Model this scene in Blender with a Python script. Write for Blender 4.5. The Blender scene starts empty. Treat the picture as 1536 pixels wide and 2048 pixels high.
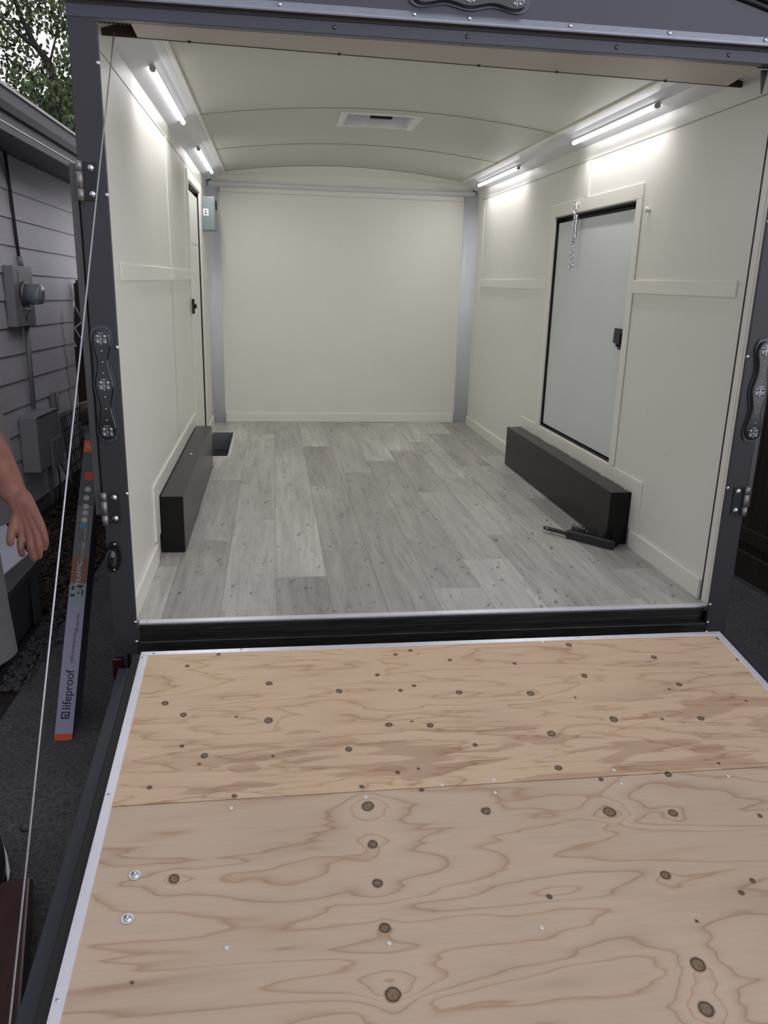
import bpy, bmesh, math, random
from mathutils import Vector, Matrix, Euler
random.seed(7)
S = bpy.context.scene
COL = S.collection
# ------------------------------------------------------------------ camera
CX, CY, CZ = -0.5498, -2.5383, 1.1143
YAW, PITCH, ROLL, FPX = 0.1421, 0.2829, 0.0270, 1587.7
_cy, _sy, _cp, _sp = math.cos(YAW), math.sin(YAW), math.cos(PITCH), math.sin(PITCH)
F = Vector((_sy*_cp, _cy*_cp, -_sp)); R0 = Vector((_cy, -_sy, 0)); U0 = R0.cross(F)
R = R0*math.cos(ROLL) + U0*math.sin(ROLL); U = -R0*math.sin(ROLL) + U0*math.cos(ROLL)
CAM = Vector((CX, CY, CZ))
cd = bpy.data.cameras.new('camera'); cam = bpy.data.objects.new('camera', cd); COL.objects.link(cam)
m3 = Matrix((R, U, -F)).transposed()
cam.matrix_world = Matrix.Translation(CAM) @ m3.to_4x4()
cd.sensor_fit = 'HORIZONTAL'; cd.sensor_width = 36.0; cd.lens = FPX*36.0/1536.0; cd.clip_start = .02; cd.clip_end = 200
S.camera = cam
# ------------------------------------------------------------------ view, world, light
S.view_settings.view_transform = 'Standard'; S.view_settings.look = 'None'
S.view_settings.exposure = -0.08; S.view_settings.gamma = 1.0; S.view_settings.use_curve_mapping = False
S.cycles.use_denoising = True
S.cycles.max_bounces = 10; S.cycles.diffuse_bounces = 6
SKY = 0.50; SKY_BRIGHT = 1.25; LED_E = 6.0; LED_W = 4.3
W_ = bpy.data.worlds.new('World'); S.world = W_; W_.use_nodes = True
nt = W_.node_tree; nt.nodes.clear()
wo = nt.nodes.new('ShaderNodeOutputWorld'); bg = nt.nodes.new('ShaderNodeBackground')
tc = nt.nodes.new('ShaderNodeTexCoord'); dt = nt.nodes.new('ShaderNodeVectorMath'); dt.operation = 'DOT_PRODUCT'
dt.inputs[1].default_value = Vector((-.30, .90, .30)).normalized()
mr = nt.nodes.new('ShaderNodeMapRange'); mr.interpolation_type = 'SMOOTHSTEP'
mr.inputs['From Min'].default_value = .45; mr.inputs['From Max'].default_value = .95
mr.inputs['To Min'].default_value = 0; mr.inputs['To Max'].default_value = 1
mx = nt.nodes.new('ShaderNodeMix'); mx.data_type = 'RGBA'
mx.inputs[6].default_value = (SKY*.93, SKY*.96, SKY*1.10, 1); mx.inputs[7].default_value = (SKY_BRIGHT, SKY_BRIGHT*.98, SKY_BRIGHT*1.0, 1)
nt.links.new(tc.outputs['Generated'], dt.inputs[0]); nt.links.new(dt.outputs['Value'], mr.inputs['Value'])
nt.links.new(mr.outputs[0], mx.inputs[0]); d2 = nt.nodes.new('ShaderNodeVectorMath'); d2.operation = 'DOT_PRODUCT'; d2.inputs[1].default_value = Vector((.80, -.58, .16)).normalized()
m2 = nt.nodes.new('ShaderNodeMapRange'); m2.interpolation_type = 'SMOOTHSTEP'; m2.inputs['From Min'].default_value = .35; m2.inputs['From Max'].default_value = .98; m2.inputs['To Max'].default_value = 1
x2 = nt.nodes.new('ShaderNodeMix'); x2.data_type = 'RGBA'; x2.inputs[7].default_value = (1.55, 1.52, 1.66, 1)
nt.links.new(tc.outputs['Generated'], d2.inputs[0]); nt.links.new(d2.outputs['Value'], m2.inputs['Value']); nt.links.new(m2.outputs[0], x2.inputs[0]); nt.links.new(mx.outputs[2], x2.inputs[6])
nt.links.new(x2.outputs[2], bg.inputs[0]); nt.links.new(bg.outputs[0], wo.inputs[0])

# ------------------------------------------------------------------ helpers
def at(px, py, ax, val):
    d = F + R*(px-768)/FPX - U*(py-1024)/FPX
    i = 'xyz'.index(ax); t = (val-CAM[i])/d[i]
    return CAM + d*t
def dep(px, py, t):
    return CAM + (F + R*(px-768)/FPX - U*(py-1024)/FPX)*t

class NT:
    def __init__(s, name):
        s.m = bpy.data.materials.new(name); s.m.use_nodes = True
        s.t = s.m.node_tree; s.b = s.t.nodes['Principled BSDF']
    def n(s, typ, **kw):
        nd = s.t.nodes.new('ShaderNode'+typ)
        for k, v in kw.items(): setattr(nd, k, v)
        return nd
    def l(s, a, b): s.t.links.new(a, b)
    def coord(s):
        return s.n('TexCoord').outputs['Object']
    def math(s, op, a, b=None, c=None, clamp=False):
        nd = s.n('Math', operation=op); nd.use_clamp = clamp
        for i, v in enumerate((a, b, c)):
            if v is None: continue
            if isinstance(v, (int, float)): nd.inputs[i].default_value = v
            else: s.l(v, nd.inputs[i])
        return nd.outputs[0]
    def vmath(s, op, a, b=None):
        nd = s.n('VectorMath', operation=op)
        for i, v in enumerate((a, b)):
            if v is None: continue
            if isinstance(v, (tuple, list, Vector)): nd.inputs[i].default_value = v
            else: s.l(v, nd.inputs[i])
        return nd
    def noise(s, vec, scale, detail=3, rough=.5, stretch=None, dist=0):
        if stretch:
            mp = s.n('Mapping'); s.l(vec, mp.inputs[0]); mp.inputs['Scale'].default_value = stretch; vec = mp.outputs[0]
        nd = s.n('TexNoise'); s.l(vec, nd.inputs['Vector']); nd.inputs['Scale'].default_value = scale
        nd.inputs['Detail'].default_value = detail; nd.inputs['Roughness'].default_value = rough; nd.inputs['Distortion'].default_value = dist
        return nd.outputs[0]
    def ramp(s, fac, stops, interp='LINEAR'):
        nd = s.n('ValToRGB'); s.l(fac, nd.inputs[0]); e = nd.color_ramp.elements; nd.color_ramp.interpolation = interp
        while len(e) < len(stops): e.new(.5)
        for i, (p, c) in enumerate(stops):
            e[i].position = p; e[i].color = (c, c, c, 1) if isinstance(c, (int, float)) else (*c, 1)
        return nd.outputs[0]
    def mix(s, fac, a, b, mode='MIX'):
        nd = s.n('Mix'); nd.data_type = 'RGBA'; nd.blend_type = mode
        for i, v in ((0, fac), (6, a), (7, b)):
            if isinstance(v, (int, float)): nd.inputs[i].default_value = v if i == 0 else (v, v, v, 1)
            elif isinstance(v, tuple): nd.inputs[i].default_value = (*v, 1)
            else: s.l(v, nd.inputs[i])
        return nd.outputs[2]
    def bump(s, h, strength=.2, dist=.002):
        nd = s.n('Bump'); s.l(h, nd.inputs['Height']); nd.inputs['Strength'].default_value = strength; nd.inputs['Distance'].default_value = dist
        s.l(nd.outputs[0], s.b.inputs['Normal'])
    def base(s, c):
        if isinstance(c, tuple): s.b.inputs['Base Color'].default_value = (*c, 1)
        else: s.l(c, s.b.inputs['Base Color'])
    def pr(s, rough=None, metal=None, spec=None, coat=None):
        if rough is not None: s.b.inputs['Roughness'].default_value = rough
        if metal is not None: s.b.inputs['Metallic'].default_value = metal
        if spec is not None: s.b.inputs['Specular IOR Level'].default_value = spec
        if coat is not None: s.b.inputs['Coat Weight'].default_value = coat; s.b.inputs['Coat Roughness'].default_value = .12
def lin(r, g, b):
    f = lambda v: (v/255/12.92) if v <= 10 else ((v/255+.055)/1.055)**2.4
    return (f(r), f(g), f(b))
def simple(name, c, rough=.5, metal=0, var=.12, scale=8, bump=0, bscale=60, coat=None, spec=None, stretch=None):
    M = NT(name); v = M.coord()
    nz = M.noise(v, scale, 4, .6, stretch)
    f = M.ramp(nz, [(.25, 1-var), (.75, 1+var*.5)])
    M.base(M.mix(1.0, c, f, 'MULTIPLY')); M.pr(rough, metal, spec, coat)
    if bump: M.bump(M.noise(v, bscale, 3), bump, .002)
    return M.m

def tag(o, label=None, cat=None, group=None, kind=None):
    if label: o['label'] = label
    if cat: o['category'] = cat
    if group: o['group'] = group
    if kind: o['kind'] = kind
    return o
def empty(name, loc, label, cat, group=None):
    o = bpy.data.objects.new(name, None); o.location = loc; COL.objects.link(o); o.empty_display_size = .1
    return tag(o, label, cat, group)
def link(name, me, mat, parent=None, mw=None):
    o = bpy.data.objects.new(name, me); COL.objects.link(o)
    if mat and not me.materials: me.materials.append(mat)
    if parent is not None:
        o.parent = parent; o.matrix_parent_inverse = Matrix.Translation(-parent.location)
    if mw is not None: o.matrix_world = mw
    return o

class MB:
    """mesh builder: everything added becomes one mesh"""
    def __init__(s): s.bm = bmesh.new(); s.idx = 0
    def face(s, pts):
        vs = [s.bm.verts.new(p) for p in pts]; f = s.bm.faces.new(vs); f.material_index = s.idx; return f
    def box(s, x0, x1, y0, y1, z0, z1, M=None):
        c = [Vector((x, y, z)) for x in (x0, x1) for y in (y0, y1) for z in (z0, z1)]
        if M is not None: c = [M @ p for p in c]
        v = [s.bm.verts.new(p) for p in c]
        for q in ((0, 1, 3, 2), (4, 6, 7, 5), (0, 4, 5, 1), (2, 3, 7, 6), (0, 2, 6, 4), (1, 5, 7, 3)):
            s.bm.faces.new([v[i] for i in q]).material_index = s.idx
        return s
    def prism(s, poly, a, b, M=None, axis='y'):
        """poly: 2D outline; extruded from a to b along axis"""
        def P(u, w, t):
            p = {'y': Vector((u, t, w)), 'x': Vector((t, u, w)), 'z': Vector((u, w, t))}[axis]
            return M @ p if M is not None else p
        A = [s.bm.verts.new(P(u, w, a)) for u, w in poly]; B = [s.bm.verts.new(P(u, w, b)) for u, w in poly]
        n = len(poly)
        fs = [s.bm.faces.new(A), s.bm.faces.new(B[::-1])]
        for i in range(n): fs.append(s.bm.faces.new((A[i], B[i], B[(i+1) % n], A[(i+1) % n])))
        for f in fs: f.material_index = s.idx
        return s
    def tube(s, pts, r, n=8, cap=True):
        pts = [Vector(p) for p in pts]; rings = []
        rr = r if isinstance(r, (list, tuple)) else [r]*len(pts)
        prev = None
        for i, p in enumerate(pts):
            t = (pts[min(i+1, len(pts)-1)]-pts[max(i-1, 0)]).normalized()
            if prev is None:
                a = Vector((0, 0, 1)) if abs(t.z) < .9 else Vector((1, 0, 0)); u = t.cross(a).normalized()
            else: u = (prev - t*prev.dot(t)).normalized()
            prev = u; w = t.cross(u)
            rings.append([s.bm.verts.new(p+(u*math.cos(k*2*math.pi/n)+w*math.sin(k*2*math.pi/n))*rr[i]) for k in range(n)])
        for a, b in zip(rings, rings[1:]):
            for k in range(n):
                f = s.bm.faces.new((a[k], a[(k+1) % n], b[(k+1) % n], b[k])); f.smooth = True; f.material_index = s.idx
        if cap:
            s.bm.faces.new(rings[0][::-1]).material_index = s.idx; s.bm.faces.new(rings[-1]).material_index = s.idx
        return s
    def cyl(s, p0, p1, r, n=24, r2=None): return s.tube([p0, p1], [r, r if r2 is None else r2], n)
    def dome(s, c, nrm, r, h, n=16, k=5):
        c = Vector(c); nrm = Vector(nrm).normalized(); a = Vector((0, 0, 1)) if abs(nrm.z) < .9 else Vector((1, 0, 0))
        u = nrm.cross(a).normalized(); w = nrm.cross(u); prev = None
        for i in range(k):
            th = i/(k)*math.pi/2
            ring = [s.bm.verts.new(c+nrm*h*math.sin(th)+(u*math.cos(q*2*math.pi/n)+w*math.sin(q*2*math.pi/n))*r*math.cos(th)) for q in range(n)]
            if prev:
                for q in range(n):
                    f = s.bm.faces.new((prev[q], prev[(q+1) % n], ring[(q+1) % n], ring[q])); f.smooth = True; f.material_index = s.idx
            else: s.bm.faces.new(ring[::-1]).material_index = s.idx
            prev = ring
        tip = s.bm.verts.new(c+nrm*h)
        for q in range(n):
            f = s.bm.faces.new((prev[q], prev[(q+1) % n], tip)); f.smooth = True; f.material_index = s.idx
        return s
    def loft(s, rings, cap=True, smooth=True):
        R_ = [[s.bm.verts.new(p) for p in r] for r in rings]; n = len(R_[0])
        for a, b in zip(R_, R_[1:]):
            for k in range(n):
                f = s.bm.faces.new((a[k], a[(k+1) % n], b[(k+1) % n], b[k])); f.smooth = smooth; f.material_index = s.idx
        if cap: s.bm.faces.new(R_[0][::-1]); s.bm.faces.new(R_[-1])
        return s
    def build(s, name, mat, parent=None, bevel=0, T=None, mats=None, seg=2):
        bmesh.ops.recalc_face_normals(s.bm, faces=s.bm.faces)
        me = bpy.data.meshes.new(name)
        if T is not None: bmesh.ops.transform(s.bm, matrix=T, verts=s.bm.verts)
        s.bm.to_mesh(me); s.bm.free()
        for m in (mats or [mat]): me.materials.append(m)
        o = link(name, me, None, parent)
        if bevel:
            b = o.modifiers.new('bevel', 'BEVEL'); b.width = bevel; b.segments = seg; b.limit_method = 'ANGLE'; b.harden_normals = False
        return o
def struct(o, label=None):
    o['kind'] = 'structure'
    if label: o['label'] = label
    return o
def text(body, size, mat, M, parent, name='lettering', extrude=.0004, bold=0, spacing=1):
    cu = bpy.data.curves.new(name, 'FONT'); cu.body = body; cu.size = size; cu.extrude = extrude; cu.offset = bold; cu.space_character = spacing
    cu.align_x = 'LEFT'; cu.align_y = 'CENTER'
    tmp = bpy.data.objects.new('t', cu); COL.objects.link(tmp)
    dg = bpy.context.evaluated_depsgraph_get()
    me = bpy.data.meshes.new_from_object(tmp.evaluated_get(dg)); bpy.data.objects.remove(tmp)
    me.transform(M); me.materials.clear()
    return link(name, me, mat, parent)

# ------------------------------------------------------------------ materials
def wall_paint(name, c, rough=.3):
    M = NT(name); v = M.coord()
    a = M.noise(v, 1.6, 3, .5); f = M.ramp(a, [(.3, .955), (.7, 1.0)])
    st = M.noise(v, 26, 2, .4); sp = M.ramp(st, [(.0, .82), (.24, .95), (.27, 1)])
    M.base(M.mix(1, M.mix(1, c, f, 'MULTIPLY'), sp, 'MULTIPLY')); M.pr(rough, 0, .5)
    M.bump(M.noise(v, 14, 4, .6), .12, .002)
    return M.m
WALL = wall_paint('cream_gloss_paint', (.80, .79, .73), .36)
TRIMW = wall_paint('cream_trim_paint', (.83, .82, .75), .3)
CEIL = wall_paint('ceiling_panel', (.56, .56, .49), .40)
SOFFIT = simple('soffit_panel_beige', (.56, .52, .46), .45, var=.06)
COVE = simple('white_coated_metal', (.72, .74, .76), .38, .15, var=.05, scale=3, bump=.06, bscale=5)
CORNER = simple('blue_white_metal', (.72, .745, .79), .3, .0, var=.04)
DOORG = simple('pale_grey_door_skin', (.66, .69, .69), .35, .0, var=.04, scale=2)
BLACKG = simple('black_rubber', (.012, .012, .013), .6)
POSTM = simple('charcoal_painted_steel', lin(58, 58, 63), .42, .1, var=.08, scale=3, coat=.15)
HEADM = simple('slate_painted_steel', lin(74, 76, 88), .4, .15, var=.06, scale=2, coat=.2)
DRIPM = simple('brushed_steel_rail', (.42, .44, .50), .3, .7, var=.1, scale=30)
ALU = simple('aluminium', (.80, .80, .86), .38, .55, var=.06, scale=40, stretch=(1, 1, 1))
CHROME = simple('zinc_steel', (.72, .74, .78), .22, 1.0, var=.08, scale=60)
HINGEM = simple('dull_hinge_steel', (.34, .33, .32), .4, .7, var=.15, scale=30)
BLKP = simple('black_plastic', (.009, .009, .010), .32, var=.2, spec=.3)
BLKBOX = NT('black_painted_steel')
v = BLKBOX.coord(); nz = BLKBOX.noise(v, 9, 5, .6)
BLKBOX.base(BLKBOX.mix(nz, (.006, .0063, .0055), (.011, .0113, .010))); BLKBOX.pr(.24, 0, .2)
BLKBOX.bump(BLKBOX.noise(v, 120, 2), .1, .001)
BLKBOX = BLKBOX.m
SILLM = NT('black_sill_steel'); v = SILLM.coord()
nz = SILLM.noise(v, 18, 6, .7, (.3, 3, 3)); SILLM.base(SILLM.ramp(nz, [(.35, (.012, .012, .012)), (.62, (.03, .028, .026)), (.75, (.12, .11, .10))])); SILLM.pr(.35, .2)
SILLM.bump(nz, .4, .004); SILLM = SILLM.m
FLANGE = simple('dark_blue_grey_steel', lin(50, 54, 62), .45, .2, var=.1)

# vinyl planks
def floor_mat():
    M = NT('grey_vinyl_planks'); v = M.coord()
    sx = M.n('SeparateXYZ'); M.l(v, sx.inputs[0]); X, Y = sx.outputs[0], sx.outputs[1]
    u = M.math('DIVIDE', M.math('ADD', X, .741+.194*10), .194); col = M.math('FLOOR', u); fu = M.math('FRACT', u)
    # joint offset per column : stepped stagger
    off = M.math('FRACT', M.math('MULTIPLY', col, .713))
    w = M.math('ADD', M.math('DIVIDE', M.math('ADD', Y, 2.0), 1.10), off); row = M.math('FLOOR', w); fw = M.math('FRACT', w)
    cb = M.n('CombineXYZ'); M.l(col, cb.inputs[0]); M.l(row, cb.inputs[1])
    wn = M.n('TexWhiteNoise'); wn.noise_dimensions = '2D'; M.l(cb.outputs[0], wn.inputs['Vector'])
    rnd = wn.outputs['Value']
    ofs = M.n('CombineXYZ'); M.l(M.math('MULTIPLY', rnd, 37), ofs.inputs[0]); M.l(M.math('MULTIPLY', rnd, 91), ofs.inputs[1])
    vv = M.vmath('ADD', v, ofs.outputs[0]).outputs[0]
    tone = M.ramp(rnd, [(0, (.34, .325, .30)), (.35, (.41, .40, .37)), (.7, (.46, .455, .42)), (1, (.50, .495, .455))])
    g1 = M.noise(vv, 1, 5, .62, (34, 2.2, 1), .6); g1r = M.ramp(g1, [(.3, .78), (.52, 1), (.75, 1.13)])
    g2 = M.noise(vv, 1, 4, .6, (7, 1.0, 1), .4); g2r = M.ramp(g2, [(.30, .80), (.47, .97), (.56, 1.02), (.66, 1.20)])
    fine = M.noise(vv, 1, 2, .5, (160, 9, 1)); fr = M.ramp(fine, [(.3, .95), (.7, 1.04)])
    c = M.mix(1, M.mix(1, M.mix(1, tone, g1r, 'MULTIPLY'), g2r, 'MULTIPLY'), fr, 'MULTIPLY')
    # dark knots : small elongated smudges
    vo = M.n('TexVoronoi'); vo.feature = 'F1'; mp = M.n('Mapping'); mp.inputs['Scale'].default_value = (8.5, 3.3, 1)
    wob = M.noise(vv, 30, 3, .6); wv = M.vmath('SCALE', M.n('CombineXYZ').outputs[0]); 
    wx = M.n('CombineXYZ'); M.l(M.math('MULTIPLY', M.math('SUBTRACT', wob, .5), .06), wx.inputs[0]); M.l(M.math('MULTIPLY', M.math('SUBTRACT', wob, .5), .10), wx.inputs[1])
    M.l(M.vmath('ADD', vv, wx.outputs[0]).outputs[0], mp.inputs[0]); M.l(mp.outputs[0], vo.inputs['Vector'])
    sel = M.n('SeparateColor'); M.l(vo.outputs['Color'], sel.inputs[0])
    rad = M.math('MULTIPLY', M.math('SUBTRACT', sel.outputs[0], .42), .46)
    k = M.math('SUBTRACT', vo.outputs['Distance'], rad)
    kn = M.ramp(M.math('ADD', M.math('MULTIPLY', k, 4), .5), [(.10, .42), (.40, .60), (.62, .88), (.92, 1)])
    c = M.mix(1, c, kn, 'MULTIPLY')
    bl = M.noise(vv, 1, 4, .6, (30, 4, 1), .9); c = M.mix(1, c, M.ramp(bl, [(.58, 1), (.68, .84), (.76, .6)]), 'MULTIPLY')
    # seams
    s1 = M.math('MINIMUM', fu, M.math('SUBTRACT', 1, fu)); s2 = M.math('MULTIPLY', M.math('MINIMUM', fw, M.math('SUBTRACT', 1, fw)), 1.10/.194)
    sm = M.ramp(M.math('MINIMUM', s1, s2), [(.0, .70), (.009, .80), (.014, 1)])
    c = M.mix(1, c, sm, 'MULTIPLY')
    M.base(c); M.pr(.42, 0, .45); M.bump(g1, .12, .001)
    return M.m
FLOORM = floor_mat()

# ------------------------------------------------------------------ trailer interior shell
H = 1.025; L = 3.893; ZS = 1.7197; ZC = 1.7885; ZE = 1.852; XE = .886; SAG = .068
DY0, DY1, DZ0, DZ1 = .965, 2.0, .312, 1.479        # right door opening
EY0, EY1, EZ0, EZ1 = 2.47, 3.21, .07, 1.64          # left door opening
WT = .05
w = MB()
for a, b, c, d in ((-.0, DY0, -.03, ZC), (DY1, L, -.03, ZC), (DY0, DY1, -.03, DZ0), (DY0, DY1, DZ1, ZC)): w.box(H, H+WT, a, b, c, d)
struct(w.build('wall_right', WALL), 'cream painted right side wall of the trailer')
w = MB()
for a, b, c, d in ((.0, EY0, -.03, ZC), (EY1, L, -.03, ZC), (EY0, EY1, -.03, EZ0), (EY0, EY1, EZ1, ZC)): w.box(-H-WT, -H, a, b, c, d)
struct(w.build('wall_left', WALL), 'cream painted left side wall of the trailer')
struct(MB().box(-H+.094, H-.094, L, L+.05, -.03, 1.86).build('wall_back', WALL), 'cream end wall of the trailer')
# corner panels (curved metal)
for s, nm in ((-1, 'left'), (1, 'right')):
    arc = [(s*(H-.094+.094*math.sin(a)), L-.094+.094*math.cos(a)) for a in [i*math.pi/2/8 for i in range(9)]]
    o = MB(); poly = arc + [(s*(H+.03), L-.094), (s*(H+.03), L+.04), (s*(H-.094), L+.04)]
    o.prism(poly, -.02, ZC-.001, axis='z')
    ob = struct(o.build('trim_corner_'+nm, CORNER), 'bluish white curved metal corner panel, '+nm)
    for p in ob.data.polygons: p.use_smooth = len(p.vertices) == 4
# floor with a hatch hole
HX0, HX1, HY0, HY1 = -1.0, -.848, 2.57, 3.42
f = MB()
f.box(-H, HX0, 0, L, -.03, 0); f.box(HX1, H, 0, L, -.03, 0); f.box(HX0, HX1, 0, HY0, -.03, 0); f.box(HX0, HX1, HY1, L, -.03, 0)
struct(f.build('floor', FLOORM), 'grey wood-look vinyl plank floor')
# ceiling (curved, cream panels with the vent opening left out)
def cz(x): return ZE + SAG*(1-(x/XE)**2)
xs = [-XE+XE*2*i/24 for i in range(25)]; VX0, VX1, VY0, VY1 = -.165, .190, 1.83, 2.14
xs = sorted([x for x in xs if min(abs(x-VX0), abs(x-VX1)) > .02]+[VX0, VX1]); ys = [.11, 1.698, 1.702, VY0, VY1, 2.776, 2.780, 3.79]
c = MB(); bmv = {}
def cv(i, j, up):
    k = (i, j, up)
    if k not in bmv: bmv[k] = c.bm.verts.new((xs[i], ys[j], cz(xs[i])+up))
    return bmv[k]
for i in range(len(xs)-1):
    for j in range(len(ys)-1):
        if j in (1, 5): 
            fc = c.bm.faces.new((cv(i, j, .003), cv(i+1, j, .003), cv(i+1, j+1, .003), cv(i, j+1, .003))); fc.material_index = 1; continue
        if xs[i] >= VX0-.001 and xs[i+1] <= VX1+.001 and j == 3: continue
        fc = c.bm.faces.new((cv(i, j, 0), cv(i+1, j, 0), cv(i+1, j+1, 0), cv(i, j+1, 0))); fc.smooth = True
        fc = c.bm.faces.new((cv(i, j, .03), cv(i, j+1, .03), cv(i+1, j+1, .03), cv(i+1, j, .03)))
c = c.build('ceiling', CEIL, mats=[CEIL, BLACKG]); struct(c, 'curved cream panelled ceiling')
n_tr = [0]
def trim(mb, label, mat=TRIMW, bevel=.002):
    n_tr[0] += 1
    return struct(mb.build('trim_%d' % n_tr[0], mat, None, bevel), label)
SEAMM = simple('grey_joint_strip', (.36, .36, .31), .5)
for yy in (1.70, 2.778, 3.79):
    mb = MB(); pts = [(x, cz(x)-.001) for x in xs]
    for (a, b), (p, q) in zip(pts, pts[1:]): mb.box(0, 1, 0, 1, 0, 1, Matrix(((p-a, 0, 0, a), (0, .006, 0, yy-.003), (q-b, 0, .003, b-.002), (0, 0, 0, 1))))
    trim(mb, 'thin joint strip across the ceiling', SEAMM, 0)
# coves
for s, nm in ((-1, 'left'), (1, 'right')):
    poly = [(s*H, ZC), (s*.955, 1.812), (s*.925, 1.838), (s*XE, ZE-.004), (s*XE, ZE+.03), (s*(H+WT), ZE+.03), (s*(H+WT), ZC)]
    struct(MB().prism(poly, 0.0, L).build('trim_cove_'+nm, COVE), 'white metal cove strip along the '+nm+' ceiling edge')
    # bead between cove and ceiling
    trim(MB().prism([(s*(XE+.004), ZE-.010), (s*(XE-.010), ZE-.006), (s*(XE-.010), ZE+.004), (s*(XE+.004), ZE+.004)], 0.1, 3.80), 'narrow pale moulding where the ceiling meets the '+nm+' cove', TRIMW, .001)
# curved front header panel + beam
mb = MB()
P1 = [(x, 3.79, cz(x)) for x in xs]; P2 = [(x*(H-.03)/XE, 3.862, 1.775) for x in xs]
PM = [(x*(H-.05)/XE, 3.845, (cz(x)+1.775)/2+.01) for x in xs]
for A, B in ((P1, PM), (PM, P2)):
    for i in range(len(xs)-1):
        q = mb.face([A[i], A[i+1], B[i+1], B[i]]); q.smooth = True
for i in range(len(xs)-1): mb.face([(P2[i][0], L+.03, P2[i][2]), (P2[i+1][0], L+.03, P2[i+1][2]), (P2[i+1][0], L+.03, 1.95), (P2[i][0], L+.03, 1.95)])
trim(mb, 'cream curved panel between ceiling and end wall beam', WALL, 0)
trim(MB().prism([(3.842, 1.790), (3.832, 1.778), (3.84, 1.762), (3.878, 1.752), (L, 1.748), (L, 1.79)], -H+.02, H-.02, axis='x'), 'bluish metal beam across the top of the end wall', COVE, .002)
trim(MB().prism([(L-.016, 1.752), (L-.016, 1.722), (L, 1.716), (L, 1.752)], -H+.10, H-.10, axis='x'), 'cream batten under the end wall beam', WALL, .001)
# battens, door casings, wheel box surrounds
T1 = .007
def batL(y0, y1, z0, z1, label, t=T1, mat=TRIMW): trim(MB().box(-H, -H+t, y0, y1, z0, z1), label, mat)
def batR(y0, y1, z0, z1, label, t=T1, mat=TRIMW): trim(MB().box(H-t, H, y0, y1, z0, z1), label, mat)
batL(.16, 1.49, 1.093, 1.147, 'horizontal batten on left wall, near half')
batL(1.51, 2.41, 1.093, 1.147, 'horizontal batten on left wall, far half')
batL(3.27, 3.70, 1.093, 1.147, 'short batten on left wall beyond the door')
batL(1.49, 1.515, 1.147, ZS, 'vertical batten on left wall above the horizontal batten', .004)
batL(2.41, 2.462, .02, 1.70, 'near upright of the left door casing')
batL(3.225, 3.285, .10, 1.70, 'far upright of the left door casing')
batL(2.462, 3.225, 1.648, 1.70, 'head casing over the left door')
batL(.56, 2.345, .246, .318, 'flat trim above the left wheel box')
batL(.56, .69, .09, .246, 'flat trim in front of the left wheel box')
batR(.09, .905, 1.091, 1.147, 'horizontal batten on right wall, near side of door')
batR(2.065, 3.56, 1.091, 1.147, 'horizontal batten on right wall, far side of door')
batR(1.535, 1.60, 1.545, ZS-.004, 'vertical batten above the right door')
batR(.905, 2.065, 1.482, 1.545, 'head casing over the right door')
batR(.905, .961, .312, 1.482, 'near upright of the right door casing')
batR(2.004, 2.06, .312, 1.482, 'far upright of the right door casing')
batR(.60, 2.36, .246, .308, 'flat trim above the right wheel box')
batR(.60, .685, .078, .246, 'flat trim in front of the right wheel box')
batR(3.60, 3.70, .07, ZS-.01, 'vertical batten near the far end of the right wall', .004)
# cap strip between wall panels and cove (upper band), dark joint under it
for s, nm in ((-1, 'left'), (1, 'right')):
    trim(MB().box(min(s*H, s*(H-.0012)), max(s*H, s*(H-.0012)), 0.0, 3.70, ZS-.0025, ZS+.0015), 'dark joint line high on the '+nm+' wall', SEAMM, 0)
for y0, z0, z1 in ((1.503, .33, 1.093), ):
    trim(MB().box(-H, -H+.001, y0, y0+.006, z0, z1), 'thin dark panel joint on the left wall below the batten', SEAMM, 0)
trim(MB().box(H-.001, H, .903, .9045, .30, 1.44), 'thin dark joint beside the right door casing', SEAMM, 0)
def base_(nm, mb): struct(mb.build('baseboard_'+nm, TRIMW, None, .003), 'cream baseboard')
base_('left', MB().box(-H, -H+.012, 0.0, .575, 0, .078).box(-H, -H+.012, 3.29, L-.1, 0, .07))
base_('right', MB().box(H-.012, H, 0.047, .66, 0, .078).box(H-.012, H, 2.34, L-.1, 0, .07))
base_('back', MB().box(-H+.10, H-.10, L-.012, L, 0, .072))
# outer skin of the trailer, roof slab
SKIN = simple('grey_trailer_skin', lin(84, 86, 96), .35, .2, var=.05)
for s, nm in ((-1, 'left'), (1, 'right')):
    x0, x1 = sorted((s*(H+WT+.001), s*(H+WT+.006)))
    struct(MB().box(x0, x1, .02, L+.08, -.12, 1.90).build('wall_outer_'+nm, SKIN), 'grey metal outer skin of the trailer')
struct(MB().box(-H-WT, H+WT, L+.052, L+.08, -.12, 1.90).build('wall_outer_end', SKIN), 'grey metal outer skin of the trailer')
pts = [(-1.081+2.162*i/24) for i in range(25)]
def rz(x): return 1.90+.105*(1-(abs(x)/1.09)**2.6)
mb = MB()
for a, b in zip(pts, pts[1:]):
    mb.prism([(a, rz(a)), (b, rz(b)), (b, rz(b)+.015), (a, rz(a)+.015)], -.04, L+.08)
struct(mb.build('roof_skin', SKIN), 'curved grey metal roof of the trailer')

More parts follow.
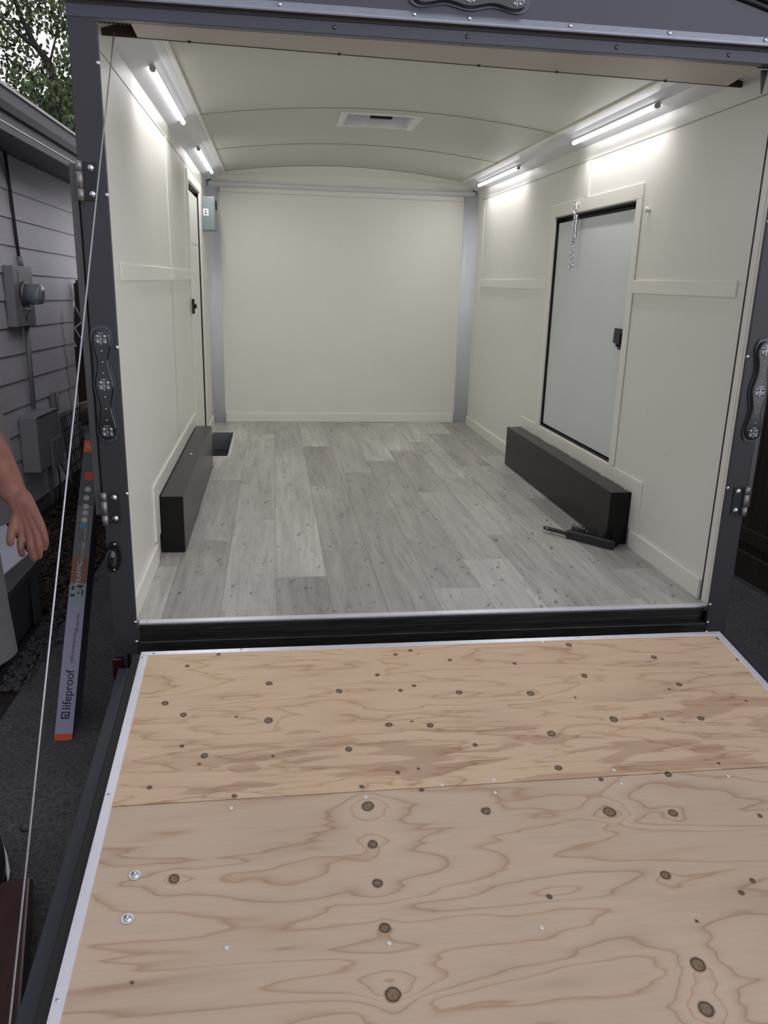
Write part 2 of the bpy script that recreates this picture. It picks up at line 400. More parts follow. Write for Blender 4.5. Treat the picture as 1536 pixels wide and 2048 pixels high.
# ------------------------------------------------------------------ doors
d = empty('door_1', (H+.02, (DY0+DY1)/2, DZ0), 'pale grey side door in the right wall, black latch on its near edge', None)
d['kind'] = 'structure'
MB().box(H+.014, H+.044, DY0+.014, DY1-.018, DZ0+.016, DZ1-.030).build('door_leaf', DOORG, d, .002)
MB().box(H+.0445, H+.049, DY0-.001, DY1+.001, DZ0-.001, DZ1+.001).box(H+.004, H+.0445, DY1-.006, DY1+.0, DZ0, DZ1).box(H+.004, H+.0445, DY0, DY1, DZ1-.008, DZ1).box(H+.004, H+.0445, DY0, DY1, DZ0, DZ0+.008).build('rubber_seal', BLACKG, d)
lt = MB().prism([(.965, .932), (1.085, .932), (1.092, .865), (1.045, .858), (1.03, .838), (.968, .838)], H+.008, H+.0145, axis='x').build('latch_plate', BLKP, d, .002)
MB().box(H-.006, H+.009, .985, 1.05, .862, .915).build('latch_handle', BLKP, lt, .004)
MB().cyl((H-.010, 1.035, .858), (H+.008, 1.035, .858), .009, 12).build('latch_knob', CHROME, lt)
d = empty('door_2', (-H-.02, (EY0+EY1)/2, EZ0), 'side door in the left wall with a black gap at its hinge edge', None)
d['kind'] = 'structure'
MB().box(-H-.036, -H-.008, EY0+.006, EY1-.05, EZ0+.01, EZ1-.035).build('door_leaf', TRIMW, d, .002)
MB().box(-H-.049, -H-.0445, EY0-.001, EY1+.001, EZ0-.001, EZ1+.001).box(-H-.044, -H-.003, EY1-.006, EY1, EZ0, EZ1).box(-H-.044, -H-.003, EY0, EY1, EZ1-.008, EZ1).box(-H-.03, -H-.012, EY1-.05, EY1-.044, EZ0, EZ1-.04).build('rubber_seal', BLACKG, d)
MB().box(-H-.0075, -H-.0065, 2.56, 3.10, 1.31, 1.555).build('weathered_patch', wall_paint('worn_white_sticker', (.78, .78, .74), .6), d)
hp = MB().prism([(2.395, .985), (2.435, .985), (2.46, .945), (2.435, .90), (2.395, .90)], -H+.0072, -H+.02, axis='x').build('latch_plate', BLKP, d, .003)
MB().box(-H+.02, -H+.032, 2.41, 2.43, .93, .955).build('latch_knob', BLKP, hp, .003)
# check chain on right door
d = empty('door_check_chain', (H, 1.64, 1.47), 'steel spring and chain hanging from a hook at the head of the right door', 'door chain')
xw = H-.02
MB().box(H-.011, H-.0071, 1.64, 1.70, 1.515, 1.535).box(H-.019, H-.0101, 1.655, 1.667, 1.495, 1.53).build('hook', TRIMW, d, .001)
MB().tube([(xw, 1.675, 1.53), (xw-.008, 1.665, 1.512), (xw-.010, 1.69, 1.492), (xw-.006, 1.648, 1.478), (xw, 1.645, 1.462)], .0042, 6).build('eye_hook', CHROME, d)
mb = MB(); sp = [(xw+.010*math.cos(t*2*math.pi*22), 1.640+.016*math.sin(t*2*math.pi*22), 1.468-.118*t) for t in [i/330 for i in range(331)]]
mb.tube(sp, .0027, 5).build('spring', CHROME, d)
mb = MB()
for k in range(12):
    z = 1.345-k*.0125; y = 1.645+.004*math.sin(k*1.3)
    pts_ = [(xw+(.009*math.cos(a) if k % 2 else 0), y+(0 if k % 2 else .010*math.cos(a)), z-.004+.0095*math.sin(a)) for a in [q*2*math.pi/10 for q in range(11)]]
    mb.tube(pts_, .0026, 5, False)
mb.build('chain', CHROME, d)
d = empty('wall_stud_knob', (H, .838, 1.43), 'small white knob on the right wall beside the top of the grey door', 'wall knob')
MB().cyl((H, .838, 1.43), (H-.012, .838, 1.43), .009, 12).build('stem', TRIMW, d)
MB().dome((H-.012, .838, 1.43), (-1, 0, 0), .013, .008, 12, 4).build('cap', TRIMW, d)
# electrical box on the left wall near the corner
d = empty('electrical_box', (-H, 3.54, 1.43), 'grey green metal electrical box high on the left wall by the corner', 'electrical box')
EB = simple('grey_green_enamel', lin(128, 142, 142), .4, .2, var=.08)
MB().box(-H, -H+.084, 3.45, 3.64, 1.425, 1.645).build('body', EB, d, .003)
MB().box(-H+.085, -H+.090, 3.445, 3.645, 1.42, 1.65).build('door', EB, d, .001)
MB().box(-H+.0905, -H+.102, 3.47, 3.49, 1.56, 1.62).build('latch', BLKP, d, .002)
pl = MB().box(-H+.008, -H+.044, 3.4485, 3.4499, 1.52, 1.565).build('sticker', simple('white_sticker', (.85, .85, .85), .6), d)
MB().box(-H+.017, -H+.034, 3.4479, 3.4485, 1.528, 1.540).box(-H+.019, -H+.032, 3.4479, 3.4485, 1.545, 1.556).build('print', simple('grey_print', (.2, .2, .2), .6), pl)

# ------------------------------------------------------------------ wheel boxes
def wheel_box(s, y0, y1, label):
    d = empty('wheel_box', (s*(H-.05), (y0+y1)/2, 0), label, 'wheel well box', 'black wheel boxes along the side walls')
    xi = s*(H-.101)
    x0, x1 = sorted((s*(H-.0075), xi))
    MB().box(x0, x1, y0, y1, .003, .2432).build('box', BLKBOX, d, .0035)
    return d
wl = wheel_box(-1, .692, 2.337, 'low glossy black steel box along the left wall')
wr = wheel_box(1, .686, 2.325, 'low matt black steel box along the right wall below the grey door')
MB().dome((-.97, 1.52, .2435), (0, 0, 1), .008, .003, 8, 3).build('paint_fleck', TRIMW, wl)
mb = MB(); ys_ = [.69+1.63*i/60 for i in range(61)]; ws_ = [random.choice((.0005, .001, .003, .006)) for _ in ys_]
for i in range(60): mb.face([(H-.0072, ys_[i], .2438), (H-.0072, ys_[i+1], .2438), (H-.0085-ws_[i+1], ys_[i+1], .2436), (H-.0085-ws_[i], ys_[i], .2436)])
bmesh.ops.remove_doubles(mb.bm, verts=mb.bm.verts, dist=.00001)
mb.build('caulk_bead', TRIMW, wr)

# floor hatch
d = empty('floor_hatch', ((HX0+HX1)/2, (HY0+HY1)/2, 0), 'open step well in the floor with an aluminium rim beside the left box', 'floor hatch')
mb = MB(); e = .014
mb.box(HX0-e, HX1+e, HY0-e, HY0, .0, .004).box(HX0-e, HX1+e, HY1, HY1+e, .0, .004).box(HX1, HX1+e, HY0, HY1, .0, .004).box(HX0-.010, HX0, HY0, HY1, .0, .004)
mb.build('rim', ALU, d, .001)
mb = MB(); zb = -.13
mb.box(HX0+.001, HX0+.004, HY0+.001, HY1-.001, zb, -.001).box(HX1-.004, HX1-.001, HY0+.001, HY1-.001, zb, -.001).box(HX0+.004, HX1-.004, HY0+.001, HY0+.004, zb, -.001).box(HX0+.004, HX1-.004, HY1-.004, HY1-.001, zb, -.001)
mb.build('well_side', simple('galvanised_well', (.25, .25, .26), .4, .4), d)
MB().box(HX0+.004, HX1-.004, HY0+.004, HY1-.004, zb, zb+.004).build('well_floor', SILLM, d)

# roof vent
d = empty('roof_vent', ((VX0+VX1)/2, (VY0+VY1)/2, 1.92), 'white recessed roof vent with black crank handle in the ceiling', 'roof vent')
VW = simple('white_vent_plastic', (.80, .81, .80), .4)
mb = MB(); zt = 1.918
def vz(x): return cz(x)
mb.box(VX0-.03, VX0+.004, VY0-.03, VY1+.03, cz(VX0)-.008, 1.99).box(VX1-.004, VX1+.03, VY0-.03, VY1+.03, cz(VX1)-.008, 1.99)
mb.box(VX0-.02, VX1+.02, VY0-.025, VY0+.004, cz(VX0)-.004, 1.99).box(VX0-.02, VX1+.02, VY1-.004, VY1+.025, cz(VX0)-.004, 1.99)
mb.build('frame', VW, d, .004)
LID = simple('daylight_tinted_lid', (.62, .66, .76), .4)  # opaque lid; bluish daylight coming through it is put into the colour
MB().box(VX0-.01, VX1+.01, VY0-.01, VY1+.01, 1.991, 2.0).build('lid', LID, d)
hb = MB().cyl((.012, VY0+.05, 1.93), (.012, VY0+.05, 1.99), .006, 10).build('crank_post', BLKP, d)
MB().box(-.045, .07, VY0+.035, VY0+.062, 1.908, 1.93).build('crank_handle', BLKP, d, .006)

# ------------------------------------------------------------------ LED tubes
def led_mat():
    M = NT('led_diffuser'); M.base((.9, .9, .95)); M.b.inputs['Emission Color'].default_value = (1.0, .965, 1.0, 1); M.b.inputs['Emission Strength'].default_value = LED_E
    return M.m
LEDM = led_mat(); CAPM = simple('led_end_cap', (.45, .40, .36), .5)
def led(s, y0, y1, label):
    x = s*.950; z = 1.800
    d = empty('led_tube', (x, (y0+y1)/2, z), label, 'light', 'led tubes along the ceiling coves')
    MB().tube([(x, y0+.012, z), (x, y1-.012, z)], .0095, 12).build('tube', LEDM, d)
    ld = bpy.data.lights.new('led_strip', 'AREA'); ld.shape = 'RECTANGLE'; ld.size = .016; ld.size_y = y1-y0-.03; ld.energy = LED_W*(y1-y0); ld.color = (1.0, .975, .985); ld.spread = math.radians(165)
    lo = bpy.data.objects.new('led_strip', ld); COL.objects.link(lo); lo.parent = d; lo.matrix_parent_inverse = Matrix.Translation(-d.location)
    dn = Vector((-s*.42, 0, -.9)).normalized(); lx = Vector((0, 1, 0)).cross(-dn)
    lo.matrix_basis = Matrix(((lx.x, 0, -dn.x, x+dn.x*.0102), (lx.y, 1, -dn.y, (y0+y1)/2), (lx.z, 0, -dn.z, z+dn.z*.0102), (0, 0, 0, 1)))
    MB().box(x+s*.004-.009, x+s*.004+.009, y0, y1, z+.007, z+.0135).build('mounting_rail', COVE, d)
    for a, b in ((y0-.004, y0+.012), (y1-.012, y1+.004)): MB().cyl((x, a, z), (x, b, z), .0105, 12).build('end_cap', CAPM, d)
led(-1, .609, 1.63, 'long lit led tube in the left cove, nearest the opening')
led(-1, 2.409, 3.454, 'lit led tube in the left cove at the far end, near the corner')
led(1, .707, 1.626, 'long lit led tube in the right cove, nearest the opening')
led(1, 2.547, 3.532, 'lit led tube in the right cove at the far end, near the corner')

# ------------------------------------------------------------------ rear frame of the trailer
YF = -.057; XI = 1.0; XO = 1.081; ZB = -.094; ZH = 1.770
fr = empty('rear_frame', (0, YF, ZB), 'charcoal steel frame around the open rear of the trailer', 'trailer frame')
for s in (-1, 1):
    x0, x1 = sorted((s*XI, s*XO))
    MB().prism([(s*1.004, YF), (s*XO, YF), (s*XO, 0), (s*1.032, 0), (s*1.032, YF+.012), (s*1.004, YF+.012)], ZB, 1.845, axis='z').build('post', POSTM, fr, .002)
    # inner jamb (white) between post and wall panel
    x0, x1 = sorted((s*(H-.0005), s*(H+.006)))
    MB().box(x0, x1, YF+.013, -.0015, 0, ZH+.0).build('jamb', TRIMW, fr, .001)
    x0, x1 = sorted((s*(H-.001), s*(H+.02)))
    MB().box(x0, x1, .001, .034, 0, ZS-.01).build('jamb_strip', TRIMW, fr, .001)
    x0, x1 = sorted((s*(H-.0016), s*(H+.001)))
    MB().box(x0, x1, .036, .043, 0.0, 1.7).build('jamb_gap', BLACKG, fr)
    for z in (1.66, 1.327, .905, .456, .02, -.05):
        MB().dome((s*(XI+.008), YF, z), (0, -1, 0), .0065, .004, 12, 4).build('screw', CHROME, fr)
# header
MB().box(-XO-.001, XO+.001, YF-.0015, YF+.03, ZH-.003, 1.80).build('header_angle', HEADM, fr, .002)
MB().box(-XO+.003, XO-.003, YF-.0008, YF+.03, 1.80, 1.835).build('header_channel', simple('dark_header_steel', lin(66, 60, 60), .4, .1, var=.15), fr, .001)
MB().prism([(YF-.022, 1.808), (YF-.024, 1.814), (YF-.010, 1.836), (YF+.01, 1.84), (YF+.01, 1.814)], -XO-.01, XO+.01, axis='x').build('drip_rail', DRIPM, fr, .0015)
# rear cap above header with rounded roof corners
def cap(x):
    a = abs(x); return 1.90+.105*(1-(a/.93)**2.4) if a < .93 else max(1.838, 1.90-.055*((a-.93)/.16)**1.5)
xs2 = [-1.082+2.164*i/60 for i in range(61)]
poly = [(x, cap(x)) for x in xs2]
MB().prism([(1.082, 1.832), (-1.082, 1.832)]+poly, YF-.005, YF+.03).build('header_cap', HEADM, fr, .002)
mb = MB()
mb.tube([(x, YF-.004, cap(x)+.002) for x in xs2], .009, 8).build('roof_edge_moulding', BLKP, fr)
for x in (-.88, -.52, -.15, .006, .30, .60, .9):
    MB().dome((x, YF-.017, 1.826), (0, -1, .6), .007, .005, 10, 4).build('screw', CHROME, fr)
for x in (-.37, .006, .45, .80):
    MB().dome((x, YF, 1.784), (0, -1, 0), .007, .005, 10, 4).build('screw', simple('dark_screw', (.12, .12, .13), .35, .8), fr)
# soffit board with mitred ends, hanging under the header
ZSF = 1.772
SO = [at(*q, 'z', ZSF) for q in ((253, 32), (1526, 127), (1456, 172), (275, 75))]
sf = MB().prism([(SO[0].x, -.05), (SO[1].x, -.05), (SO[2].x, SO[2].y), (SO[3].x, SO[3].y)], ZSF, ZSF+.01, axis='z').build('soffit_panel', SOFFIT, fr, .001)
BOLTM = simple('dark_screw_head', (.05, .045, .04), .4, .5)
def yin(x): return SO[3].y+(SO[2].y-SO[3].y)*(x-SO[3].x)/(SO[2].x-SO[3].x)
for x in (-.88, -.45, .0, .42, .86): MB().dome((x, -.034, ZSF), (0, 0, -1), .006, .006, 10, 4).build('screw', BOLTM, sf)
for x in (-.78, -.34, .1, .36, .74): MB().dome((x, yin(x)-.006, ZSF), (0, 0, -1), .006, .006, 10, 4).build('screw', BOLTM, sf)
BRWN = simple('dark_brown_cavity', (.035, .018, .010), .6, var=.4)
HI = H+.02
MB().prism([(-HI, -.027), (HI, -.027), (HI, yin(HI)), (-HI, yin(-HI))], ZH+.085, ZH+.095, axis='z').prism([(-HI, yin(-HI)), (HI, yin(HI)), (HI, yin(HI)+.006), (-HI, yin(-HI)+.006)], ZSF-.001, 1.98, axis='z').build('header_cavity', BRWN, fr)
for s in (-1, 1):
    c0 = Vector((s*.965, .05, ZH+.045))
    mb = MB(); sp = [c0+Vector((s*(-.06+.10*t)*-1, .028*math.cos(t*2*math.pi*9), .028*math.sin(t*2*math.pi*9))) for t in [i/180 for i in range(181)]]
    mb.tube(sp, .004, 6).build('counterbalance_spring', BLKP, fr)
# sill
MB().box(-1.003, 1.018, -.026, .0, -.004, .0035).build('sill_trim', ALU, fr, .001)
for x in (-.976, -.50, .0, .49, .955): MB().dome((x, -.016, .0035), (0, 0, 1), .0055, .0035, 10, 4).build('screw', CHROME, fr)
MB().box(-XI, XI, -.030, .0, -.034, -.0045).box(-XI, XI, -.027, .0, -.06, -.034).build('deck_edge', SILLM, fr, .002)
MB().box(-XI, XI, -.062, -.0275, -.085, -.050).build('sill_step', SILLM, fr, .003)
MB().box(-XI, XI, -.15, .0, -.16, -.086).build('bumper_beam', simple('black_beam', (.010, .011, .013), .3, coat=.3), fr, .004)
tl = MB().prism([(-XO-.004, -.10), (-XO+.028, -.10), (-XO+.030, -.170), (-XO+.020, -.195), (-XO+.0, -.195), (-XO-.006, -.165)], YF-.022, YF-.0015).build('side_reflector', simple('dark_red_lens', (.035, .004, .003), .25, coat=.5), None, .003)
tag(tl, 'dark red reflector below the foot of the left post', 'reflector')
MB().box(-XO, -XO+.04, YF, .0, -.2, ZB).build('reflector_bracket', POSTM, fr, .002)

# tail lights
GASK = simple('grey_gasket', lin(88, 92, 102), .25, .5); LENSB = simple('smoked_lens', (.010, .010, .012), .12, coat=.8, var=.2)
CLEAR = simple('clear_led_reflector', (.40, .42, .45), .18, .7, var=.5, scale=160)
def lamp_profile(t, k=1.0):
    # half width along the length t in [-1,1]: three lobes
    a = abs(t)
    if a > .80: q = (a-.80)/.20; return k*.0285*math.sqrt(max(0, 1-q*q))
    return k*(.0185+.0105*(.5+.5*math.cos(a/.80*2*math.pi)))
def tail_light(M, label):
    d = empty('tail_light', M.to_translation(), label, 'tail light', 'three lobed smoked tail lights on the rear frame')
    def outline(k, g):
        ts = [-1+2*i/60 for i in range(61)]; hl = .172*k+g
        up = [(lamp_profile(t)*k+g, hl*t) for t in ts]; dn = [(-lamp_profile(t)*k-g, hl*t) for t in ts[::-1]]
        return up[:]+dn[1:-1]
    MB().prism(outline(1, .0035), -.006, .0, M).build('gasket', GASK, d)
    MB().prism(outline(.97, -.001), -.017, -.006, M).build('lens', LENSB, d, .004)
    for z in (-.140, 0, .135):
        mb = MB()
        for dx, dz in ((-.010, .007), (.010, .007), (-.010, -.009), (.010, -.009)):
            mb.dome(M @ Vector((dx, -.0165, z+dz)), M.to_3x3() @ Vector((0, -1, 0)), .0066, .003, 10, 3)
        mb.box(-.0165, .0165, -.0180, -.0160, z-.0025, z+.0005, M).box(-.002, .002, -.0182, -.0160, z-.016, z+.014, M).box(-.008, .008, -.0178, -.0160, z+.016, z+.019, M).build('reflector', CLEAR, d)
    for z in (-.105, -.07, -.035, .035, .068, .10): MB().dome(M @ Vector((0, -.0168, z)), M.to_3x3() @ Vector((0, -1, 0)), .0028, .002, 8, 3).build('led_bead', CHROME, d)
    return d
tail_light(Matrix.Translation((-1.049, YF-.0002, .795)), 'vertical smoked tail light on the left post')
tail_light(Matrix.Translation((1.060, YF-.0002, .792)), 'vertical smoked tail light on the right post')
tail_light(Matrix.Translation((.006, YF-.0055, 1.879)) @ Matrix.Rotation(math.pi/2, 4, 'Y'), 'horizontal smoked tail light centred on the header above the opening')
# oval black marker lamp on left post
d = empty('marker_lamp', (-1.060, YF, .25), 'small black oval lamp low on the left post', 'marker light')
def oval(rx, rz_, n=32): return [(rx*math.cos(a), rz_*math.sin(a)) for a in [i*2*math.pi/n for i in range(n)]]
Mx = Matrix.Translation((-1.060, YF-.0006, .25)) @ Matrix.Rotation(.08, 4, 'Y')
MB().prism(oval(.024, .052), -.007, 0, Mx).build('base', BLKP, d, .003)
MB().loft([[Mx @ Vector((-.004+k*u, y, -.006+k*w_)) for u, w_ in oval(.019, .036, 24)] for k, y in ((1, -.007), (.98, -.018), (.8, -.026), (.4, -.030))]).build('lens', LENSB, d)
for z in (.043, -.043): MB().dome(Mx @ Vector((.002, -.007, z)), (0, -1, 0), .0045, .003, 10, 4).build('screw', CHROME, d)

# side wings (hinged panels folded back, seen edge on)
def wing(s, label):
    d = empty('side_wing', (s*1.10, YF, .38), label, 'folded panel', 'hinged side wings beside the rear posts')
    x0, x1 = sorted((s*1.088, s*1.108))
    MB().box(x0, x1, YF+.012, YF+.50, .383, 1.408).build('panel', simple('wing_panel_grey', lin(92, 92, 92), .4, .2), d, .002)
    x0, x1 = sorted((s*1.0825, s*1.0878))
    MB().box(x0, x1, YF+.02, YF+.49, .39, 1.40).build('seal', BLACKG, d)
    for zc_ in (1.36, .41):
        h = MB().box(*sorted((s*1.030, s*1.070)), YF-.004, YF-.0005, zc_-.05, zc_+.05).build('hinge', simple('dark_hinge_plate', lin(44, 46, 50), .4, .2), d, .008 if 0 else .0015)
        MB().cyl((s*1.076, YF-.010, zc_-.052), (s*1.076, YF-.010, zc_-.02), .0095, 14).cyl((s*1.076, YF-.010, zc_-.0185), (s*1.076, YF-.010, zc_+.025), .0095, 14).cyl((s*1.076, YF-.010, zc_+.0265), (s*1.076, YF-.010, zc_+.052), .0095, 14).build('hinge_pin', HINGEM, h)
        for dz in (-.033, .035): MB().dome((s*1.046, YF-.004, zc_+dz), (0, -1, 0), .0105, .008, 16, 5).build('bolt', CHROME, h)
wing(-1, 'grey hinged panel folded back beside the left post')
wing(1, 'grey hinged panel folded back beside the right post')

# ------------------------------------------------------------------ ramp door
YR, ZR, SL, HW = -.1945, -.0221, .1439, .971
RM = Matrix.Translation((0, YR, ZR)) @ Matrix.Rotation(SL, 4, 'X')
RN = Vector((0, -math.sin(SL), math.cos(SL)))
def rpt(px, py):
    d = F + R*(px-768)/FPX - U*(py-1024)/FPX
    t = ((Vector((0, YR, ZR))-CAM).dot(RN))/d.dot(RN); return CAM+d*t
def rloc(px, py):
    p = rpt(px, py); return (p.x, (p.y-YR)/math.cos(SL))
RLEN = 1.86
rd = empty('ramp_door', (0, YR-RLEN, -.33), 'lowered ramp door faced with bare plywood and edged in aluminium', 'ramp door')
kn = []
def K(ox, oy, sc, lst):
    for x, y, s in lst:
        p = rpt(ox+x/sc, oy+y/sc); kn.append((p.x, p.y, s))
K(260, 1260, 2.4, [(275,172,'s'),(425,117,'s'),(168,351,'m'),(255,407,'m'),(508,416,'t'),(668,256,'m'),(1005,294,'m'),(665,434,'L'),(248,556,'s'),(357,605,'m'),(330,643,'t'),(95,757,'s'),(500,797,'s'),(685,607,'t'),(1048,571,'m'),(1187,216,'s'),(1297,291,'s'),(1363,268,'s'),(1277,118,'s'),(1345,99,'s'),(1241,455,'m'),(1440,457,'m'),(1352,440,'t'),(1285,684,'s'),(1385,667,'t'),(1111,752,'s'),(1400,768,'s'),(1142,845,'X'),(1165,1027,'L')])
K(896, 1260, 2.4, [(8,143,'s'),(320,160,'s'),(580,71,'m'),(654,220,'m'),(988,132,'m'),(1296,40,'s'),(1390,142,'s'),(1110,262,'m'),(1062,284,'t'),(54,300,'m'),(397,304,'L'),(611,323,'t'),(795,428,'L'),(1213,424,'m'),(1028,428,'t'),(495,498,'L'),(131,551,'s'),(529,661,'m'),(735,715,'s'),(1055,690,'m'),(182,866,'L'),(777,874,'X'),(1080,877,'L'),(1498,892,'s'),(1300,640,'t'),(1430,338,'t')])
K(100, 1600, 2.133, [(529,334,'L'),(1398,355,'L'),(1429,544,'L'),(1462,828,'X'),(352,778,'t')])
K(816, 1600, 2.133, [(1098,320,'L'),(604,415,'s'),(1238,700,'X'),(1273,892,'X'),(1468,340,'s'),(1421,395,'s'),(1230,516,'t')])
kn += [(-.55, -1.75, 'L'), (.1, -1.9, 'X'), (.7, -1.2, 'L'), (.8, -1.55, 'X'), (.45, -1.8, 'm'), (-.2, -1.62, 's')]
RAD = {'t': .0028, 's': .0052, 'm': .0085, 'L': .0108, 'X': .0145}
YJ = YR-.646*math.cos(SL)
def ply(name, sheet):
    M = NT(name); v = M.coord()
    mp = M.n('Mapping'); M.l(v, mp.inputs[0]); mp.inputs['Scale'].default_value = (1, 1, 0)
    v2 = mp.outputs[0]
    nf = M.n('TexNoise'); M.l(v2, nf.inputs['Vector']); nf.inputs['Scale'].default_value = 26; nf.inputs['Detail'].default_value = 2
    wv = M.vmath('SCALE', M.vmath('SUBTRACT', nf.outputs['Color'], (.5, .5, .5)).outputs[0]); wv.inputs['Scale'].default_value = .009
    vk = M.vmath('ADD', v2, wv.outputs[0]).outputs[0]
    core = None; bumps = None; big = None
    for x, y, s in kn:
        if (y > YJ-.03) != (sheet == 1) and not (abs(y-YJ) < .04): continue
        dn = M.vmath('DISTANCE', vk, (x, y, 0)).outputs['Value']
        c = M.math('SUBTRACT', dn, RAD[s])
        core = c if core is None else M.math('MINIMUM', core, c)
        if s in 'mLX':
            sg = {'m': .016, 'L': .026, 'X': .048}[s]; am = {'m': .3, 'L': .7, 'X': 2.0}[s]
            q = M.math('DIVIDE', dn, sg); g = M.math('DIVIDE', am, M.math('ADD', M.math('MULTIPLY', q, M.math('MULTIPLY', q, q)), 1))
            bumps = g if bumps is None else M.math('ADD', bumps, g)
    if sheet == 1: a = M.noise(v2, 1, 4.5, .52, (1.1, 7.0, 0), .35); KK = 9.5
    else: a = M.noise(v2, 1, 3.5, .48, (.85, 5.4, 0), .35); KK = 11
    sy = M.n('SeparateXYZ'); M.l(v2, sy.inputs[0])
    fld = M.math('ADD', M.math('ADD', M.math('MULTIPLY', a, KK), M.math('MULTIPLY', sy.outputs[1], 4.0 if sheet == 1 else 2.5)), bumps)
    fr_ = M.math('FRACT', fld)
    line = M.ramp(fr_, [(0, .15), (.035, .38), (.12, .76), (.28, .95), (.70, 1.0), (.94, .84), (1, .15)])
    broad = M.ramp(M.math('FRACT', M.math('MULTIPLY', fld, .5)), [(0, .90), (.45, 1.0), (1, .94)])
    fib = M.ramp(M.noise(v2, 1, 4, .6, (9, 150, 0)), [(.3, .965), (.7, 1.03)])
    if sheet == 1:
        b = M.mix(M.ramp(M.noise(v2, 1.7, 3), [(.35, 0), (.65, 1)]), (.73, .55, .36), (.69, .50, .335))
        # reddish latewood patches near the joint, right half
        pt = M.noise(v2, 1, 3, .5, (2.6, 15, 0), .8)
        my = M.ramp(M.math('ADD', M.math('MULTIPLY', sy.outputs[1], -1.6), M.math('MULTIPLY', sy.outputs[0], .22)), [(.86, 0), (1.0, 1)])
        pm = M.math('MULTIPLY', M.ramp(pt, [(.52, 0), (.545, 1)]), my)
        b = M.mix(M.math('MULTIPLY', pm, .75), b, (.52, .335, .225))
    else:
        b = M.mix(M.ramp(M.noise(v2, 2.2, 3), [(.35, 0), (.65, 1)]), (.65, .50, .365), (.595, .455, .325))
    lc = M.mix(line, (.46, .29, .19), (1, 1, 1)); lc = M.mix(1, b, M.mix(line, (.72, .60, .52), (1, 1, 1)), 'MULTIPLY')
    c = M.mix(1, M.mix(1, lc, broad, 'MULTIPLY'), fib, 'MULTIPLY')
    # knots
    kk = M.ramp(M.math('ADD', M.math('MULTIPLY', core, 60), .5), [(0, 0), (.42, .05), (.50, .0), (.56, .55), (.78, 1)])
    kc = M.mix(M.ramp(M.noise(v2, 120, 3), [(.3, 0), (.7, 1)]), (.17, .11, .065), (.30, .20, .125))
    kc = M.mix(M.ramp(M.math('ADD', M.math('MULTIPLY', core, 90), .5), [(.10, 0), (.34, 1)]), kc, (.075, .048, .03))
    c = M.mix(kk, kc, c)
    M.base(c); M.pr(.55, 0, .35); M.bump(line, .08, .0006)
    return M.m
P1M = ply('plywood_upper_sheet', 1); P2M = ply('plywood_lower_sheet', 2)
EW = .024
MB().box(-HW+EW-.004, HW-EW+.004, -.645, -.018, -.012, 0, RM).build('plywood_sheet', P1M, rd, .0012)
MB().box(-HW+EW-.004, HW-EW+.004, -RLEN+.01, -.648, -.012, -.0006, RM).build('plywood_sheet', P2M, rd, .0012)
MB().box(-HW, HW, -.0195, .0, -.014, .0022, RM).build('edge_trim', ALU, rd, .0012)
for s in (-1, 1):
    x0, x1 = sorted((s*HW, s*(HW-EW)))
    MB().box(x0, x1, -RLEN, -.020, -.014, .0024, RM).build('edge_trim', ALU, rd, .0012)
    x0, x1 = sorted((s*(HW+.0005), s*(HW+.028)))
    MB().box(x0, x1, -RLEN, .01, -.05, -.012, RM).build('gasket', BLACKG, rd, .004)
    x0, x1 = sorted((s*(HW+.018), s*(HW+.066)))
    MB().box(x0, x1, -RLEN, -.035, -.060, -.032, RM).build('side_flange', FLANGE, rd, .002)
MB().box(-HW, HW, -RLEN, .0, -.05, -.0145, RM).build('ramp_core', simple('ramp_core_black', (.02, .02, .022), .5), rd)
mb = MB().cyl((-HW, YR+.012, ZR-.02), (HW, YR+.012, ZR-.02), .012, 14); mb.box(-HW-.03, HW, YR+.012, YR+.05, ZR-.045, ZR-.038)
mb.build('hinge_rod', simple('black_hinge', (.012, .012, .014), .3, .3), rd)
def rscrew(px, py, mat=CHROME, r=.0052, h=.002, name='screw'):
    x, y = rloc(px, py); p = RM @ Vector((x, y, 0)); MB().dome(p, RN, r, h, 14, 4).build(name, mat, rd)
for q in ((308, 1308), (286, 1316), (482, 1300), (582, 1297), (872, 1285), (1155, 1275), (1414, 1264), (1441, 1268), (218, 1590), (115, 2002)): rscrew(*q, r=.006, h=.004)
SCR = simple('pale_screw_head', (.86, .85, .82), .4, .3, var=.3, scale=300)
for q in ((462, 1616), (731, 1594), (884, 1570), (987, 1560), (990, 1585), (1243, 1567), (1228, 1540), (1456, 1552), (453, 1895), (778, 1886), (1083, 1855), (1085, 1284)): rscrew(*q, mat=SCR, r=.0052, h=.0012)
for q in ((270, 1751), (255, 1838)):
    x, y = rloc(*q); p = RM @ Vector((x, y, 0))
    o = MB().cyl(p, p+RN*.002, .0125, 20).build('bolt', CHROME, rd)
    MB().dome(p+RN*.002, RN, .0095, .005, 16, 5).build('bolt_head', CHROME, o)
